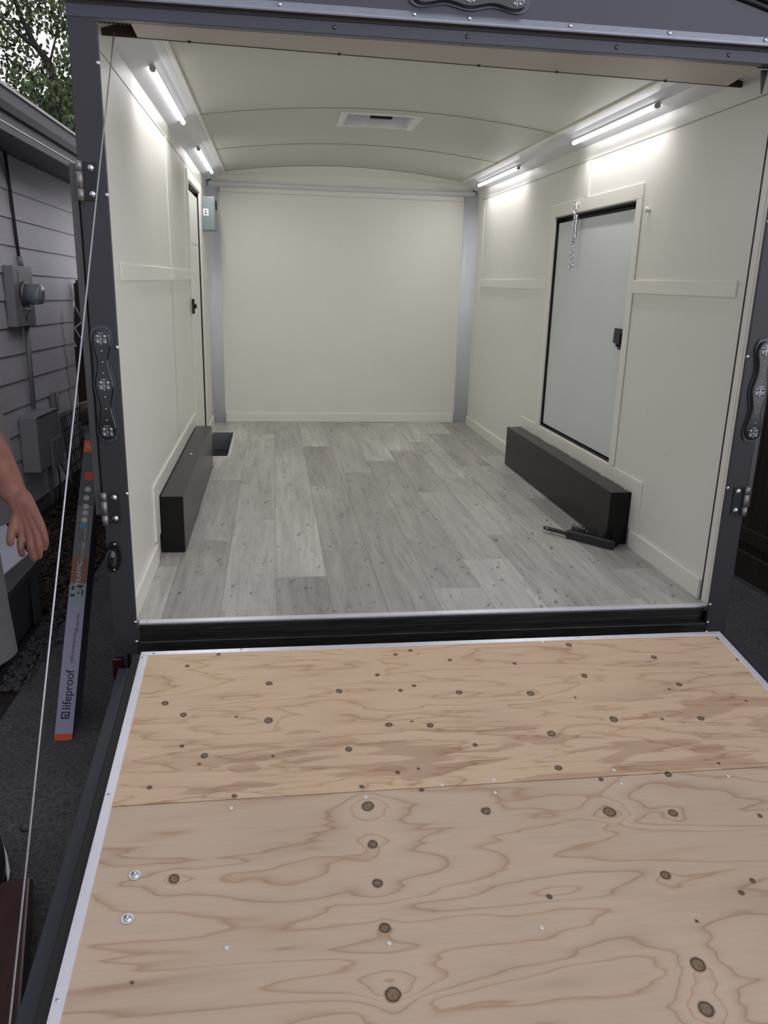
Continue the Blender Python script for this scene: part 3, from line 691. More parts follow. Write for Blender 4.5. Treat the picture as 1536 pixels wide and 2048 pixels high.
# lift cable
top = at(228, 66, 'y', .03); x_, y_ = -.995, -1.41
bot = RM @ Vector((-.995, -1.41, -.02))
cb = empty('lift_cable', bot, 'thin steel cable running from the header down to the left edge of the ramp', 'cable')
MB().tube([bot, top], .0019, 8).build('wire', simple('steel_cable', (.62, .64, .68), .35, .6, var=.3, scale=200), cb)
MB().tube([bot+Vector((0, -.012, 0)), bot+(top-bot).normalized()*.05], .005, 8).build('ferrule', CHROME, cb)
MB().box(bot.x-.012, bot.x+.012, bot.y-.02, bot.y+.02, bot.z-.012, bot.z+.003).build('anchor_plate', CHROME, cb)
cb2 = empty('lift_cable', (.99, -.03, 1.7), 'short dark cable hanging in the right corner under the header', 'cable')
MB().tube([(.975, .06, 1.80), (.985, -.02, 1.755), (.997, -.045, 1.66), (1.0, -.064, 1.5), (HW+.02, -1.56, -.235)], .0022, 8).build('wire', BLKP, cb2)
MB().prism([(.945, 1.765), (.965, 1.765), (.956, 1.70)], -.004, .004).build('cable_tab', BLKP, cb2)

# ------------------------------------------------------------------ brush on the floor
A = Vector((.700, .892, .022)); B = Vector((.93, .615, .022)); D = (B-A).normalized(); N_ = Vector((-D.y, D.x, 0))   # N_ points away from camera
BM = Matrix((( D.x, N_.x, 0, A.x), (D.y, N_.y, 0, A.y), (0, 0, 1, A.z), (0, 0, 0, 1)))
LT = (B-A).length
br = empty('hand_brush', (.83, .74, 0), 'black bench brush lying on the grey floor at the end of the right wheel box', 'brush')
BRM = simple('black_brush_plastic', (.022, .022, .024), .38, var=.2)
def rr_(x, hw, hh, zc=0, n=12): return [BM @ Vector((x, hw*math.cos(a), zc+hh*math.sin(a))) for a in [i*2*math.pi/n for i in range(n)]]
MB().loft([rr_(0, .004, .004), rr_(.006, .009, .009), rr_(.03, .011, .010), rr_(.08, .010, .010), rr_(.105, .0085, .009, -.001), rr_(.125, .011, .012, -.002), rr_(.14, .016, .017, -.002)]).build('handle', BRM, br)
hb_ = MB(); hb_.loft([[BM @ Vector((x, y, z)) for y, z in ((-.012, -.021), (.010, -.021), (.012, -.005), (.012, .017), (-.010, .019), (-.013, .010))] for x in (.128, .145, LT-.008, LT)], smooth=False)
hb_.build('brush_block', BRM, br, .003)
MB().tube([BM @ Vector((.022, -.011, .004)), BM @ Vector((.030, -.0112, .004))], .0035, 8).build('hanging_hole', simple('pale_hole', (.5, .5, .5), .5), br)
mb = MB()
for i in range(15):
    for j in range(3):
        x = .14+i*(LT-.152)/14
        for k in range(14):
            z = -.016+j*.013+random.uniform(-.003, .003); b0 = BM @ Vector((x+random.uniform(-.004, .004), .011, z))
            b1 = BM @ Vector((x+random.uniform(-.012, .010)-(.008 if i < 2 else 0), .052+random.uniform(-.004, .006), max(-.0205, z+.45*(z+.02)+random.uniform(-.006, .012))))
            mb.tube([b0, b1], .0010, 3, False)
tag(mb.build('bristles', BLKP, br), kind='stuff')

# ------------------------------------------------------------------ outdoors (true level is tilted 1.2 degrees against the trailer)
TH = -.021; G0 = -.38
def gz(y): return G0+TH*(y+2.1)
LV = Matrix.Translation((0, -2.1, G0)) @ Matrix.Rotation(math.atan(TH), 4, 'X')   # level ground frame, z = 0 on the ground
def gpt(px, py, h=0):
    d = F + R*(px-768)/FPX - U*(py-1024)/FPX; n = Vector((0, -TH, 1)); k = G0+TH*2.1+h
    return CAM+d*((k-n.dot(CAM))/n.dot(d))
def conc():
    M = NT('dark_exposed_aggregate'); v = M.coord()
    a = M.noise(v, 95, 3, .7); b = M.noise(v, 3, 4, .6)
    c = M.mix(1, M.ramp(a, [(.30, (.045, .044, .045)), (.5, (.105, .102, .104)), (.72, (.17, .165, .165))]), M.ramp(b, [(.3, .8), (.7, 1.1)]), 'MULTIPLY')
    M.base(c); M.pr(.8, 0, .3); M.bump(a, .35, .004); return M.m
MB().box(-1.53, 9, -4, 12, -.1, 0, LV).build('ground_slab', conc())
struct(bpy.data.objects['ground_slab'], 'dark exposed aggregate driveway'); bpy.data.objects['ground_slab'].name = 'floor_driveway'
SOIL = simple('dark_soil', (.030, .022, .018), .9, var=.5, scale=30, bump=.6, bscale=60)
struct(MB().box(-9, -1.53, -4, 30, -.12, -.012, LV).build('floor_soil', SOIL), 'dark soil strip beside the house')
mb = MB(); CH = [simple('bark_chip_a', (.085, .052, .040), .85, var=.4), simple('bark_chip_b', (.045, .030, .026), .85, var=.4), simple('bark_chip_c', (.14, .10, .08), .85, var=.4)]
for i in range(6500):
    y = random.uniform(1.87, 6.9) if i > 2500 else random.uniform(1.87, 3.2); x = random.uniform(-2.20+.04*(y+.3-1.1), -1.545)
    mb.idx = random.choice((0, 0, 1, 1, 2))
    Mx = LV @ Matrix.Translation((x, y+1.9-.5, random.uniform(-.008, .016))) @ Euler((random.uniform(-.6, .6), random.uniform(-.6, .6), random.uniform(0, 6.3))).to_matrix().to_4x4()
    a, b, c_ = random.uniform(.008, .022), random.uniform(.003, .009), random.uniform(.002, .005); mb.box(-a, a, -b, b, -c_, c_, Mx)
tag(mb.build('bark_mulch', None, None, mats=CH), 'dark brown bark mulch along the foot of the house wall', 'mulch', kind='stuff')
mb = MB(); GR = simple('grey_gravel', (.11, .11, .115), .8, var=.5, scale=60)
for i in range(900):
    t = random.random(); y = .35+t*1.3; x = max(-1.615, -1.56+random.gauss(0, .03)-.03*random.random())
    Mx = LV @ Matrix.Translation((x, y+2.1, .004)) @ Euler([random.uniform(0, 6) for _ in range(3)]).to_matrix().to_4x4()
    a = random.uniform(.003, .010); mb.box(-a, a, -a*.7, a*.7, -a*.6, a*.6, Mx)
tag(mb.build('gravel', GR), 'loose grey gravel between the storage bin and the driveway', 'gravel', kind='stuff')
# twig on the driveway
p = [gpt(*q, .004) for q in ((43, 1652), (40, 1657), (46, 1663), (55, 1662), (68, 1660))]
tag(MB().tube(p, [.0012, .002, .002, .0015, .0008], 6).build('twig', BLKP), 'small curved dark twig lying on the driveway', 'twig')

# house
H0 = Vector((-2.14165625, 3.67721066, .94140872)); E1 = Vector((.03927458, .9990082, -.02097917)); E3 = Vector((.999228456, -.0392659, .000824584)); E2 = E3.cross(E1).normalized()
if E2.z < 0: E2 = -E2
HM = Matrix(((E3.x, E1.x, E2.x, H0.x), (E3.y, E1.y, E2.y, H0.y), (E3.z, E1.z, E2.z, H0.z), (0, 0, 0, 1)))   # local (out, along, up)
def siding():
    M = NT('painted_lap_siding'); v = M.coord()
    g = M.noise(v, 1, 5, .65, (60, 5, 60), .8); b = M.noise(v, 1.2, 3)
    M.base(M.mix(1, M.mix(1, (.82, .785, .81), M.ramp(g, [(.3, .93), (.7, 1.04)]), 'MULTIPLY'), M.ramp(b, [(.3, .9), (.7, 1.03)]), 'MULTIPLY')); M.pr(.6, 0, .3); M.bump(g, .35, .002)
    return M.m
SIDE = siding(); EAVE = simple('grey_painted_fascia', (.12, .115, .12), .5, var=.1)
hs = empty('house', HM @ Vector((0, 0, -1.44)), 'grey lap sided house beside the trailer on the left', 'house')
mb = MB(); s0, s1 = -4.5, 1.05
v0 = -1.33; k = 0
while v0+k*.165 < .80:
    z = v0+k*.165
    mb.prism([(.0, z), (.013, z-.012), (.016, z-.010), (.004, z+.170), (.0, z+.170)], s0, s1, HM); k += 1
mb.build('siding', SIDE, hs)
# local prism axis is along = y already
MB().box(-.30, -.001, s0, s1, -1.33, .93, HM).build('wall_core', SIDE, hs)
MB().box(-.30, .0, s0, s1-.01, -1.50, -1.345, HM).build('foundation', simple('grey_foundation', (.16, .16, .165), .85, var=.2, bump=.2), hs)
FZ0, FZ1 = .835, .985
MB().box(.0, .345, s0, s1+.2, FZ0+.02, FZ0+.035, HM).build('soffit', simple('dark_soffit', (.12, .12, .125), .6), hs)
MB().box(.335, .352, s0, s1+.2, FZ0-.03, FZ1-.01, HM).build('fascia', EAVE, hs, .002)
mb = MB(); mb.prism([(.353, .895), (.375, .895), (.395, .925), (.40, .982), (.405, .985), (.405, .990), (.395, .988), (.390, .93), (.372, .902), (.353, .902)], s0, s1+.2, HM)
mb.build('gutter', EAVE, hs)
MB().box(.352, .356, s0, s1+.2, .842, .848, HM).build('drip_edge', TRIMW, hs)
MB().box(.378, .412, s0, s1+.2, .981, .996, HM).build('gutter_lip', simple('pale_gutter_lip', (.60, .58, .56), .5), hs)
RFM = simple('dark_shingles', (.06, .06, .065), .9, var=.4, scale=30)
MB().prism([(.39, .992), (-3.0, 1.75), (-3.0, 1.70), (.0, .99)], s0, s1+.2, HM).build('roof', RFM, hs)
struct_cover = None
GB = simple('grey_utility_paint', (.34, .34, .36), .5, .2, var=.08)
GB2 = simple('grey_utility_plastic', (.36, .365, .39), .5, var=.06)
# meter
d = empty('electric_meter', HM @ Vector((.05, -.77, 0)), 'grey metal box with a round glass electric meter on the house wall', 'electric meter')
MB().box(.018, .075, -.945, -.60, -.178, .188, HM).build('box', GB, d, .004)
MB().box(.075, .079, -.86, -.602, -.175, .16, HM).build('cover', GB, d, .002)
def hc(o_, s_, v_): return HM @ Vector((o_, s_, v_))
MB().cyl(hc(.079, -.79, .02), hc(.10, -.79, .02), .078, 28).build('collar', simple('meter_ring', (.28, .28, .30), .35, .7), d)
gl = NT('meter_glass'); gl.base((.55, .6, .65)); gl.pr(.08, 0, .6); gl.b.inputs['Transmission Weight'].default_value = .55; gl.b.inputs['Alpha'].default_value = 1; gl = gl.m
m_ = MB().loft([[hc(o_, -.79+r*math.cos(a), .02+r*math.sin(a)) for a in [i*2*math.pi/28 for i in range(28)]] for o_, r in ((.10, .066), (.165, .063), (.185, .060), (.192, .052), (.193, .02))]).build('glass_cover', gl, d)
MB().cyl(hc(.101, -.79, .02), hc(.150, -.79, .02), .05, 24).build('dial', simple('meter_dial', (.22, .30, .33), .5), m_)
MB().box(.150, .154, -.82, -.76, .0, .045, HM).build('display', simple('meter_display', (.45, .5, .5), .4), m_)
MB().box(.08, .10, -.80, -.77, -.075, -.052, HM).dome(hc(.10, -.785, -.075), E3, .012, .01).build('seal_clasp', CHROME, d)
MB().box(.0795, .082, -.79, -.78, -.145, -.105, HM).build('hasp_slot', BLKP, d)
cd_ = empty('conduit', hc(.03, -.70, -.73), 'grey conduit running down from the electric meter to the boxes', 'conduit')
MB().tube([hc(.035, -.66, -.18), hc(.035, -.665, -.40), hc(.035, -.67, -.72)], .016, 10).build('pipe', GB, cd_)
cd_ = empty('service_cable', hc(.03, -.66, .19), 'thick dark cable on the wall running up from the meter box to the eave', 'cable')
MB().tube([hc(.03, -.665, .19), hc(.022, -.67, .4), hc(.022, -.70, .65), hc(.022, -.745, .95)], .011, 8).build('cable', simple('dark_cable', (.05, .045, .045), .6), cd_)
MB().tube([hc(.035, -.66, .18), hc(.03, -.67, .25)], .017, 10).build('gland', GB, cd_)
# utility boxes lower
d = empty('utility_box', hc(.05, -.70, -1.1), 'large grey plastic utility box low on the house wall behind the hand', 'utility box')
MB().box(.018, .13, -.93, -.475, -1.10, -.735, HM).build('body', GB2, d, .010)
MB().box(.131, .142, -.70, -.46, -1.115, -.925, HM).build('lower_cover', GB2, d, .006)
MB().box(.128, .136, -.925, -.478, -.742, -.733, HM).build('lid_edge', GB2, d, .002)
MB().tube([hc(.06, -.53, -1.10), hc(.06, -.53, -1.40)], .014, 10).build('pipe', GB, d)
MB().tube([hc(.09, -.50, -1.10), hc(.10, -.46, -1.18), hc(.10, -.45, -1.28), hc(.08, -.45, -1.42)], .005, 8).build('black_wire', BLKP, d)
d = empty('utility_box', hc(.05, -.28, -1.10), 'small grey utility box with a sloped cover low on the house wall', 'utility box')
MB().prism([(.018, -.40), (.018, -.165), (.07, -.165), (.105, -.21), (.105, -.355), (.07, -.40)], -1.09, -.79, HM, axis='z').build('body', GB2, d, .005)
MB().box(.03, .08, -.33, -.27, -1.13, -1.09, HM).build('gland', BLKP, d, .004)
MB().tube([hc(.055, -.30, -1.12), hc(.10, -.26, -1.25), hc(.16, -.16, -1.46)], .017, 10).build('pipe', GB, d)
MB().box(.02, .05, -.255, -.20, -.79, -.66, HM).tube([hc(.05, -.22, -.79), hc(.06, -.22, -.66)], .01, 8).build('tap_fitting', GB, d)

# carton of flooring leaning on the trailer side
c0 = gpt(126, 1481); c1 = dep(186, 866, 3.12)
ax = (c1-c0).normalized(); sx_ = Vector((1, .12, 0)); sx_ = (sx_-ax*sx_.dot(ax)).normalized(); sn = sx_.cross(ax).normalized()   # sn toward viewer
if sn.y > 0: sn = -sn
LC = (c1-c0).length
ct = empty('flooring_carton', c0, 'tall narrow flooring carton with printed face leaning back beside the left post', 'carton')
WD, DP = .058, .17
CM = Matrix(((sx_.x, ax.x, sn.x, c0.x), (sx_.y, ax.y, sn.y, c0.y), (sx_.z, ax.z, sn.z, c0.z), (0, 0, 0, 1)))  # local x across, y up the length, z out
cw = lambda n_, c_: simple(n_, c_, .5, var=.05)
MB().box(-.5*WD, .5*WD, .0, LC, -DP, -.0005, CM).build('box', cw('carton_navy', lin(80, 84, 104)), ct, .002)
CARTONW = cw('carton_lavender', lin(158, 156, 180))
y0 = .022; FX0, FX1 = -.5*WD, .5*WD
seg = lambda a, b, m_, nm, z=.0008: MB().box(FX0, FX1, a, b, -.0004, z, CM).build(nm, m_, ct)
seg(.0, .022, cw('carton_orange', lin(215, 80, 30)), 'orange_band')
seg(.022, .468, CARTONW, 'pale_face')
lb = seg(.468, .555, cw('carton_label', lin(150, 158, 165)), 'shipping_label')
mb = MB()
for a, b, c_, d_ in ((-.022, -.012, .53, .545), (-.024, -.008, .505, .515), (.006, .010, .53, .55), (.014, .020, .51, .53), (-.004, .018, .540, .549), (.0, .006, .515, .525)): mb.box(a, b, c_, d_, .0008, .0014, CM)
mb.build('label_print', cw('label_ink', (.03, .05, .06)), lb)
seg(.555, .655, cw('carton_brown', lin(132, 98, 72)), 'brown_band')
seg(.655, .86, simple('carton_wood_print', lin(120, 116, 112), .5, var=.35, scale=20, stretch=(6, 1, 1)), 'wood_print_face')
seg(.86, LC, cw('carton_grey', lin(88, 86, 92)), 'grey_face')
def ctext(body, size, x, y, mat, bold=0, sp=1):
    return text(body, size, mat, CM @ Matrix.Translation((x, y, .0012)) @ Matrix.Rotation(math.pi/2, 4, 'Z'), ct, 'lettering', .0003, bold, sp)
INK = cw('dark_blue_ink', (.012, .014, .04)); WINK = cw('pale_ink', (.55, .53, .5))
ctext('lifeproof', .040, .002, .102, INK, .0004)
mb = MB(); 
for a, b, c_, d_ in ((-.014, .014, .072, .077), (-.014, .014, .092, .096), (-.014, -.009, .072, .096), (.009, .014, .080, .096), (-.003, .014, .080, .084), (-.003, .001, .080, .090)): mb.box(a, b, c_, d_, .0008, .0014, CM)
mb.build('logo_mark', INK, ct)
ctext('100% waterproof', .0155, .004, .262, INK); ctext('0% worries', .0155, .010, .372, INK)
ctext('TRAFFIC', .024, .0, .548, WINK, .0003); ctext('HIGH TRAFFIC', .014, .004, .625, WINK); ctext('100% WATERPROOF', .012, .008, .69, WINK)
for (px, py, r, cc) in ((176, 893, .026, (225, 95, 35)), (179, 953, .019, (205, 85, 35)), (176, 979, .011, (190, 190, 190)), (173, 996, .011, (190, 190, 190)), (172, 1013, .011, (190, 190, 190)), (171, 1026, .011, (190, 190, 190)), (169, 1040, .011, (200, 200, 200)), (167, 1051, .013, (70, 150, 185))):
    d_ = F + R*(px-768)/FPX - U*(py-1024)/FPX; t = (c0-CAM).dot(sn)/d_.dot(sn); q = CM.inverted() @ (CAM+d_*t)
    qx = max(FX0+r*.6, min(FX1-r*.4, q.x))
    mb = MB(); mb.prism([(max(FX0, min(FX1, qx+r*math.cos(a))), q.y+r*math.sin(a)) for a in [i*2*math.pi/20 for i in range(20)]], .0009, .0016, CM, axis='z')
    dd = mb.build('round_badge', cw('badge_%d' % px, lin(*cc)), ct)
    if r > .02: text('22', .026, WINK, CM @ Matrix.Translation((qx+.004, q.y-.012, .0018)) @ Matrix.Rotation(math.pi/2, 4, 'Z'), dd)

# storage bin
bn = empty('storage_bin', LV @ Vector((-1.85, 2.9, 0)), 'low dark grey storage bin by the house, white board on its top', 'storage bin')
BINM = simple('dark_grey_plastic', (.075, .078, .082), .55, var=.12)
bz = .30; bx0, bx1, by0, by1 = -2.10, -1.645, .35+2.1, 1.10+2.1
MB().loft([[LV @ Vector(p) for p in ((bx0+o_, by0+o_, z), (bx1-o_, by0+o_, z), (bx1-o_, by1-o_, z), (bx0+o_, by1-o_, z))] for z, o_ in ((0.0, .015), (bz-.04, .0))], smooth=False).build('tub', BINM, bn, .006)
MB().box(bx0-.015, bx1+.015, by0-.015, by1+.015, bz-.045, bz-.005, LV).build('rim', BINM, bn, .006)
MB().box(bx1-.004, bx1+.008, by1-.12, by1-.03, .01, bz-.05, LV).build('corner_rib', BINM, bn, .004)
hbz = bz-.0045
bp = [gpt(*q, hbz) for q in ((9, 1151), (57, 1111), (12, 1052), (-70, 1085))]
mb = MB(); mb.loft([[p+Vector((0, 0, k)) for p in bp] for k in (0, .010)], smooth=False)
wb_ = mb.build('white_board', simple('white_sheet', (.82, .82, .92), .5, var=.05), None, .001)
tag(wb_, 'flat white board lying on top of the dark grey storage bin', 'board')

# far gate / fence pieces between house and trailer
FEN = NT('dark_brown_stained_wood'); v = FEN.coord(); g = FEN.noise(v, 1, 5, .65, (40, 40, 3)); FEN.base(FEN.ramp(g, [(.3, (.022, .010, .008)), (.7, (.055, .030, .022))])); FEN.pr(.7); FEN.bump(g, .3, .003); FEN = FEN.m
def fence(name, M, n, bw, h, label, gap=.006, rails=()):
    d = empty(name, M.to_translation(), label, 'fence')
    for i in range(n):
        MB().box(i*bw, (i+1)*bw-gap, -.01, .01, .02, h+random.uniform(-.01, .01), M).build('board', FEN, d, .002)
    for z0, z1, o_ in rails: MB().box(-.0, n*bw, -.012-o_, -.0105, z0, z1, M).build('rail', FEN, d, .003)
    for i in (.4, n//2, n-.4): MB().box(i*bw-.045, i*bw+.045, .0105, .10, 0, h+.03, M).build('post', FEN, d, .004)
    return d
fence('fence', LV @ Matrix.Translation((at(148, 600, 'y', 4.12).x, 4.12+2.1, 0)), 7, .14, at(150, 568, 'y', 4.12).z-gz(4.12), 'dark brown board fence crossing the gap beyond the house corner')
M2 = LV @ Matrix.Translation((2.075, 4.2+2.1, 0)) @ Matrix.Rotation(-math.pi/2, 4, 'Z')
fence('fence', M2, 34, .15, 1.75, 'dark brown board fence along the right of the trailer', rails=((.02, .17, .035), (.22, .30, .02)))
# black panel with a white chevron, propped by the far fence
ch = empty('chevron_panel', (-2.1, 4.5, .1), 'black panel with a white chevron stripe propped by the far fence', 'sign panel')
YC = 3.9
pp = [(148, 615), (152, 613), (166, 640), (176, 660), (178, 730), (168, 720), (157, 700), (148, 680)]
pl_ = [(at(x, y, 'y', YC).x, at(x, y, 'y', YC).z) for x, y in pp]; xm = 0
MB().prism(pl_+[], YC, YC+.02).build('panel', simple('dark_navy_panel', (.02, .02, .032), .5), ch, .002)
q = [at(x, y, 'y', YC-.006) for x, y in ((172, 637), (149.5, 656), (169, 688))]
MB().tube(q, .006, 6).build('chevron_stripe', simple('white_stripe', (.85, .85, .88), .5), ch)
q = [at(x, y, 'y', YC-.006) for x, y in ((151, 615), (163, 638))]
MB().tube(q, .009, 6).build('grey_stripe', simple('grey_stripe', (.25, .25, .27), .5), ch)
q = at(165, 720, 'y', YC+.03); MB().box(q.x-.05, q.x+.02, YC+.021, YC+.05, gz(YC)-.0, q.z+.1).build('stake', FEN, ch)

# folded wire crate and bag
wc = empty('wire_crate_panel', (-2.0, 3.6, gz(3.6)), 'black wire crate panel leaning by the far end of the siding', 'wire panel')
a0, a1, b0, b1 = at(121, 838, 'y', 3.2), at(158, 815, 'y', 2.95), at(150, 985, 'y', 3.2), at(178, 955, 'y', 2.95)
mb = MB()
for i in range(11): mb.tube([a0.lerp(a1, i/10), b0.lerp(b1, i/10)], .0032, 5)
for j in range(7): mb.tube([a0.lerp(b0, j/6), a1.lerp(b1, j/6)], .0032, 5)
mb.build('wire_grid', BLKP, wc)
mb = MB()
off = Vector((.07, .14, 0))
for i in range(11): mb.tube([a0.lerp(a1, i/10)+off, b0.lerp(b1, i/10)+off], .0026, 5)
for j in range(7): mb.tube([a0.lerp(b0, j/6)+off, a1.lerp(b1, j/6)+off], .0026, 5)
mb.build('wire_grid', BLKP, wc)
for p_, q_ in ((b0, b0+Vector((.07, .14, 0))), (b1, b1+off)):
    MB().tube([p_, Vector((p_.x+.02, p_.y+.05, gz(p_.y))), q_], .004, 5).build('foot', BLKP, wc)
def blob(name, c, r, mat, parent=None, seed=1, amp=.15, sub=3):
    bm = bmesh.new(); bmesh.ops.create_icosphere(bm, subdivisions=sub, radius=1); rg = random.Random(seed)
    ph = [(Vector((rg.uniform(-4, 4), rg.uniform(-4, 4), rg.uniform(-4, 4))), rg.uniform(0, 6)) for _ in range(7)]
    for vv in bm.verts:
        k = 1+amp*sum(math.sin(vv.co.dot(a)+b) for a, b in ph)/3; vv.co = Vector((vv.co.x*r[0]*k, vv.co.y*r[1]*k, vv.co.z*r[2]*k))+Vector(c)
    for f_ in bm.faces: f_.smooth = True
    me = bpy.data.meshes.new(name); bm.to_mesh(me); bm.free(); return link(name, me, mat, parent)
TAN = simple('brown_paper_bag', (.20, .155, .135), .7, var=.2)
pb = at(168, 828, 'y', 3.75)
bgp = empty('folded_sack', (pb.x, 3.8, pb.z-.06), 'tan folded sack behind the wire panel, beside the left post', 'sack')
blob('sack', (pb.x+.02, 3.8, pb.z), (.085, .09, .085), TAN, bgp, 3, .18)
MB().box(pb.x-.05, pb.x+.09, 3.74, 3.86, gz(3.8)+.0, pb.z-.088).build('stand', GB2, None, .004)
tag(bpy.data.objects['stand'], 'narrow grey stand under the tan folded sack', 'stand')
MB().tube([at(150, 812, 'y', 3.66), at(162, 806, 'y', 3.66), at(176, 802, 'y', 3.66)], .004, 6).build('sack_seam', TRIMW, bgp)
# low dark red brown step, bottom left
ST = NT('dark_red_brown_stain'); v = ST.coord(); g = ST.noise(v, 1, 5, .6, (30, 3, 30)); ST.base(ST.ramp(g, [(.3, (.030, .010, .010)), (.7, (.075, .030, .028))])); ST.pr(.28, 0, .5, .3); ST = ST.m
st = empty('wooden_step', gpt(20, 1900), 'dark red brown stained wooden step with a rounded edge at bottom left', 'step')
A_, B_ = gpt(66, 1748, .06), gpt(42, 2100, .06); dv = (B_-A_).normalized(); nv = Vector((dv.y, -dv.x, 0)).normalized()
if nv.x > 0: nv = -nv
SM = Matrix(((nv.x, dv.x, 0, A_.x), (nv.y, dv.y, 0, A_.y), (nv.z, dv.z, 1, 0), (0, 0, 0, 1)))
zt_ = A_.z; zg = gz(A_.y-.3)
MB().box(-.0, .34, .0, .70, zt_-.035, zt_, SM).build('tread', ST, st, .012, seg=4)
MB().box(.02, .32, .03, .68, zg, zt_-.0355, SM).build('riser', simple('black_stained_riser', (.015, .008, .008), .5), st, .004)

# ------------------------------------------------------------------ trees
LEAF = [simple('leaf_green', (.085, .14, .032), .5, var=.3), simple('leaf_dark', (.035, .06, .018), .5, var=.3), simple('leaf_light', (.15, .22, .05), .5, var=.3)]
BARK = simple('dark_bark', (.030, .024, .020), .9, var=.3)
def tree(pos, h, trunk_r, branches, clusters, n, label, lf=.045, seed=1):
    rg = random.Random(seed); d = empty('tree', pos, label, 'tree', 'trees beyond the house')
    mb = MB(); P = Vector(pos)
    tp = [P, P+Vector((.1, .1, h*.35)), P+Vector((.0, .25, h*.7)), P+Vector((.2, .2, h))]
    mb.tube(tp, [trunk_r, trunk_r*.8, trunk_r*.5, trunk_r*.15], 10)
    for b in branches: mb.tube(b[0], b[1], 7)
    mb.build('trunk', BARK, d)
    mb = MB()
    for c_, r_, k_ in clusters:
        for i in range(int(n*k_)):
            u = Vector((rg.gauss(0, 1), rg.gauss(0, 1), rg.gauss(0, 1))).normalized()*r_*(rg.random()**.45)
            u.z *= .75; p = Vector(c_)+u
            e = Euler((rg.uniform(0, 6.3), rg.uniform(0, 6.3), rg.uniform(0, 6.3))).to_matrix(); s_ = lf*rg.uniform(.6, 1.3)
            mb.idx = rg.choice((0, 0, 1, 1, 1, 2))
            mb.face([p+e @ Vector(q)*s_ for q in ((-1, 0, 0), (-.3, -.55, .1), (.5, -.45, .05), (1, 0, 0), (.5, .45, .05), (-.3, .55, .1))])
    o = mb.build('foliage', None, d, mats=LEAF); o['kind'] = 'stuff'
    return d
def D_(px, py, t): return dep(px, py, t)
bs = []
for pts_, r_ in (([(150, 330, 12), (100, 130, 12), (70, 90, 12), (40, 30, 12), (10, -60, 12)], .07), ([(75, 95, 12), (50, 50, 12.2), (25, -10, 12.4)], .035), ([(78, 100, 12), (45, 75, 11.8), (10, 40, 11.6), (-40, 10, 11.4)], .03), ([(95, 130, 12), (60, 145, 12), (20, 120, 12), (-40, 110, 12)], .02), ([(110, 160, 12), (90, 190, 12), (60, 200, 12)], .02), ([(100, 125, 12), (115, 60, 12.2), (125, -40, 12.4)], .02)):
    q = [D_(*p_) for p_ in pts_]; bs.append((q, [r_*(1-.7*i/(len(q)-1)) for i in range(len(q))]))
cl = []
rg = random.Random(5)
for px, py, r_, k_ in ((20, 20, .5, 1.1), (45, 60, .45, .8), (10, 100, .55, 1.0), (110, 30, .42, 1.3), (135, 60, .3, .7), (30, 150, .45, .9), (75, 170, .42, 1.0), (50, 195, .35, .7), (105, 150, .4, .9), (125, 190, .42, 1.2), (135, 240, .45, 1.5), (110, 235, .35, .8), (140, 120, .25, .5), (80, 5, .28, .35), (-60, 60, .9, 2), (-90, 200, .9, 2), (60, -90, .9, 2), (180, -40, .8, 2), (200, 150, .8, 2), (-10, -60, .8, 1.5), (85, 215, .3, .5)):
    cl.append((D_(px, py, 12+rg.uniform(-.8, .8)), r_, k_))
base_t = D_(150, 330, 12); gy = gz(base_t.y)
tree((base_t.x+.6, base_t.y+.3, gy), base_t.z-gy+.8, .16, bs, cl, 210, 'leafy tree with bright sky showing through beyond the house roof', .042, 3)
cl2 = [(D_(px, py, 17), r_, k_) for px, py, r_, k_ in ((130, 265, .8, 2.2), (100, 240, .6, .9), (150, 200, .6, 1.2), (200, 250, 1.2, 2.5), (0, 210, .5, .5))]
b2 = D_(150, 330, 17)
tree((b2.x+.5, b2.y, gz(b2.y)), b2.z-gz(b2.y)+1, .18, [], cl2, 330, 'denser yellow green tree behind the first, low by the trailer post', .065, 4)

# ------------------------------------------------------------------ person
def skin(name, joints, edges, mat, parent, sub=2):
    me = bpy.data.meshes.new(name); keys = list(joints); me.from_pydata([joints[k][0] for k in keys], [(keys.index(a), keys.index(b)) for a, b in edges], [])
    o = bpy.data.objects.new('tmp', me); COL.objects.link(o)
    o.modifiers.new('s', 'SKIN'); 
    if not me.skin_vertices: bpy.context.view_layer.objects.active = o
    sv = me.skin_vertices[0].data
    for i, k in enumerate(keys):
        r = joints[k][1]; sv[i].radius = (r, r) if isinstance(r, (int, float)) else r
        sv[i].use_root = (i == 0)
    o.modifiers['s'].use_smooth_shade = True
    m = o.modifiers.new('u', 'SUBSURF'); m.levels = sub; m.render_levels = sub
    dg = bpy.context.evaluated_depsgraph_get(); dg.update()
    ev = bpy.data.meshes.new_from_object(o.evaluated_get(dg)); ev.name = name
    bpy.data.objects.remove(o); ev.materials.clear()
    for p in ev.polygons: p.use_smooth = True
    return link(name, ev, mat, parent)
V = Vector
gp = gz(-.5)
pe = empty('person', (-1.47, -.42, gp), 'person in grey shirt and shorts, bare arm hanging relaxed, mostly outside the left edge', 'person')
SK = NT('skin'); v = SK.coord(); SK.base(SK.mix(SK.ramp(SK.noise(v, 22, 4, .6), [(.3, 0), (.7, 1)]), (.25, .115, .080), (.18, .068, .050))); SK.pr(.5, 0, .4); SK.b.inputs['Subsurface Weight'].default_value = .08
SK.b.inputs['Subsurface Radius'].default_value = (.01, .004, .002); SK.bump(SK.noise(v, 90, 4), .15, .001); SK = SK.m
SHIRT = simple('grey_brown_cotton', (.105, .096, .092), .9, var=.15, scale=20, bump=.3, bscale=12)
SHORTS = simple('grey_shorts_cloth', (.095, .096, .10), .9, var=.2, scale=12, bump=.4, bscale=10)
bx, by = -1.50, -.36
elb, wri = dep(-72, 832, 2.06), dep(42, 1010, 1.995)
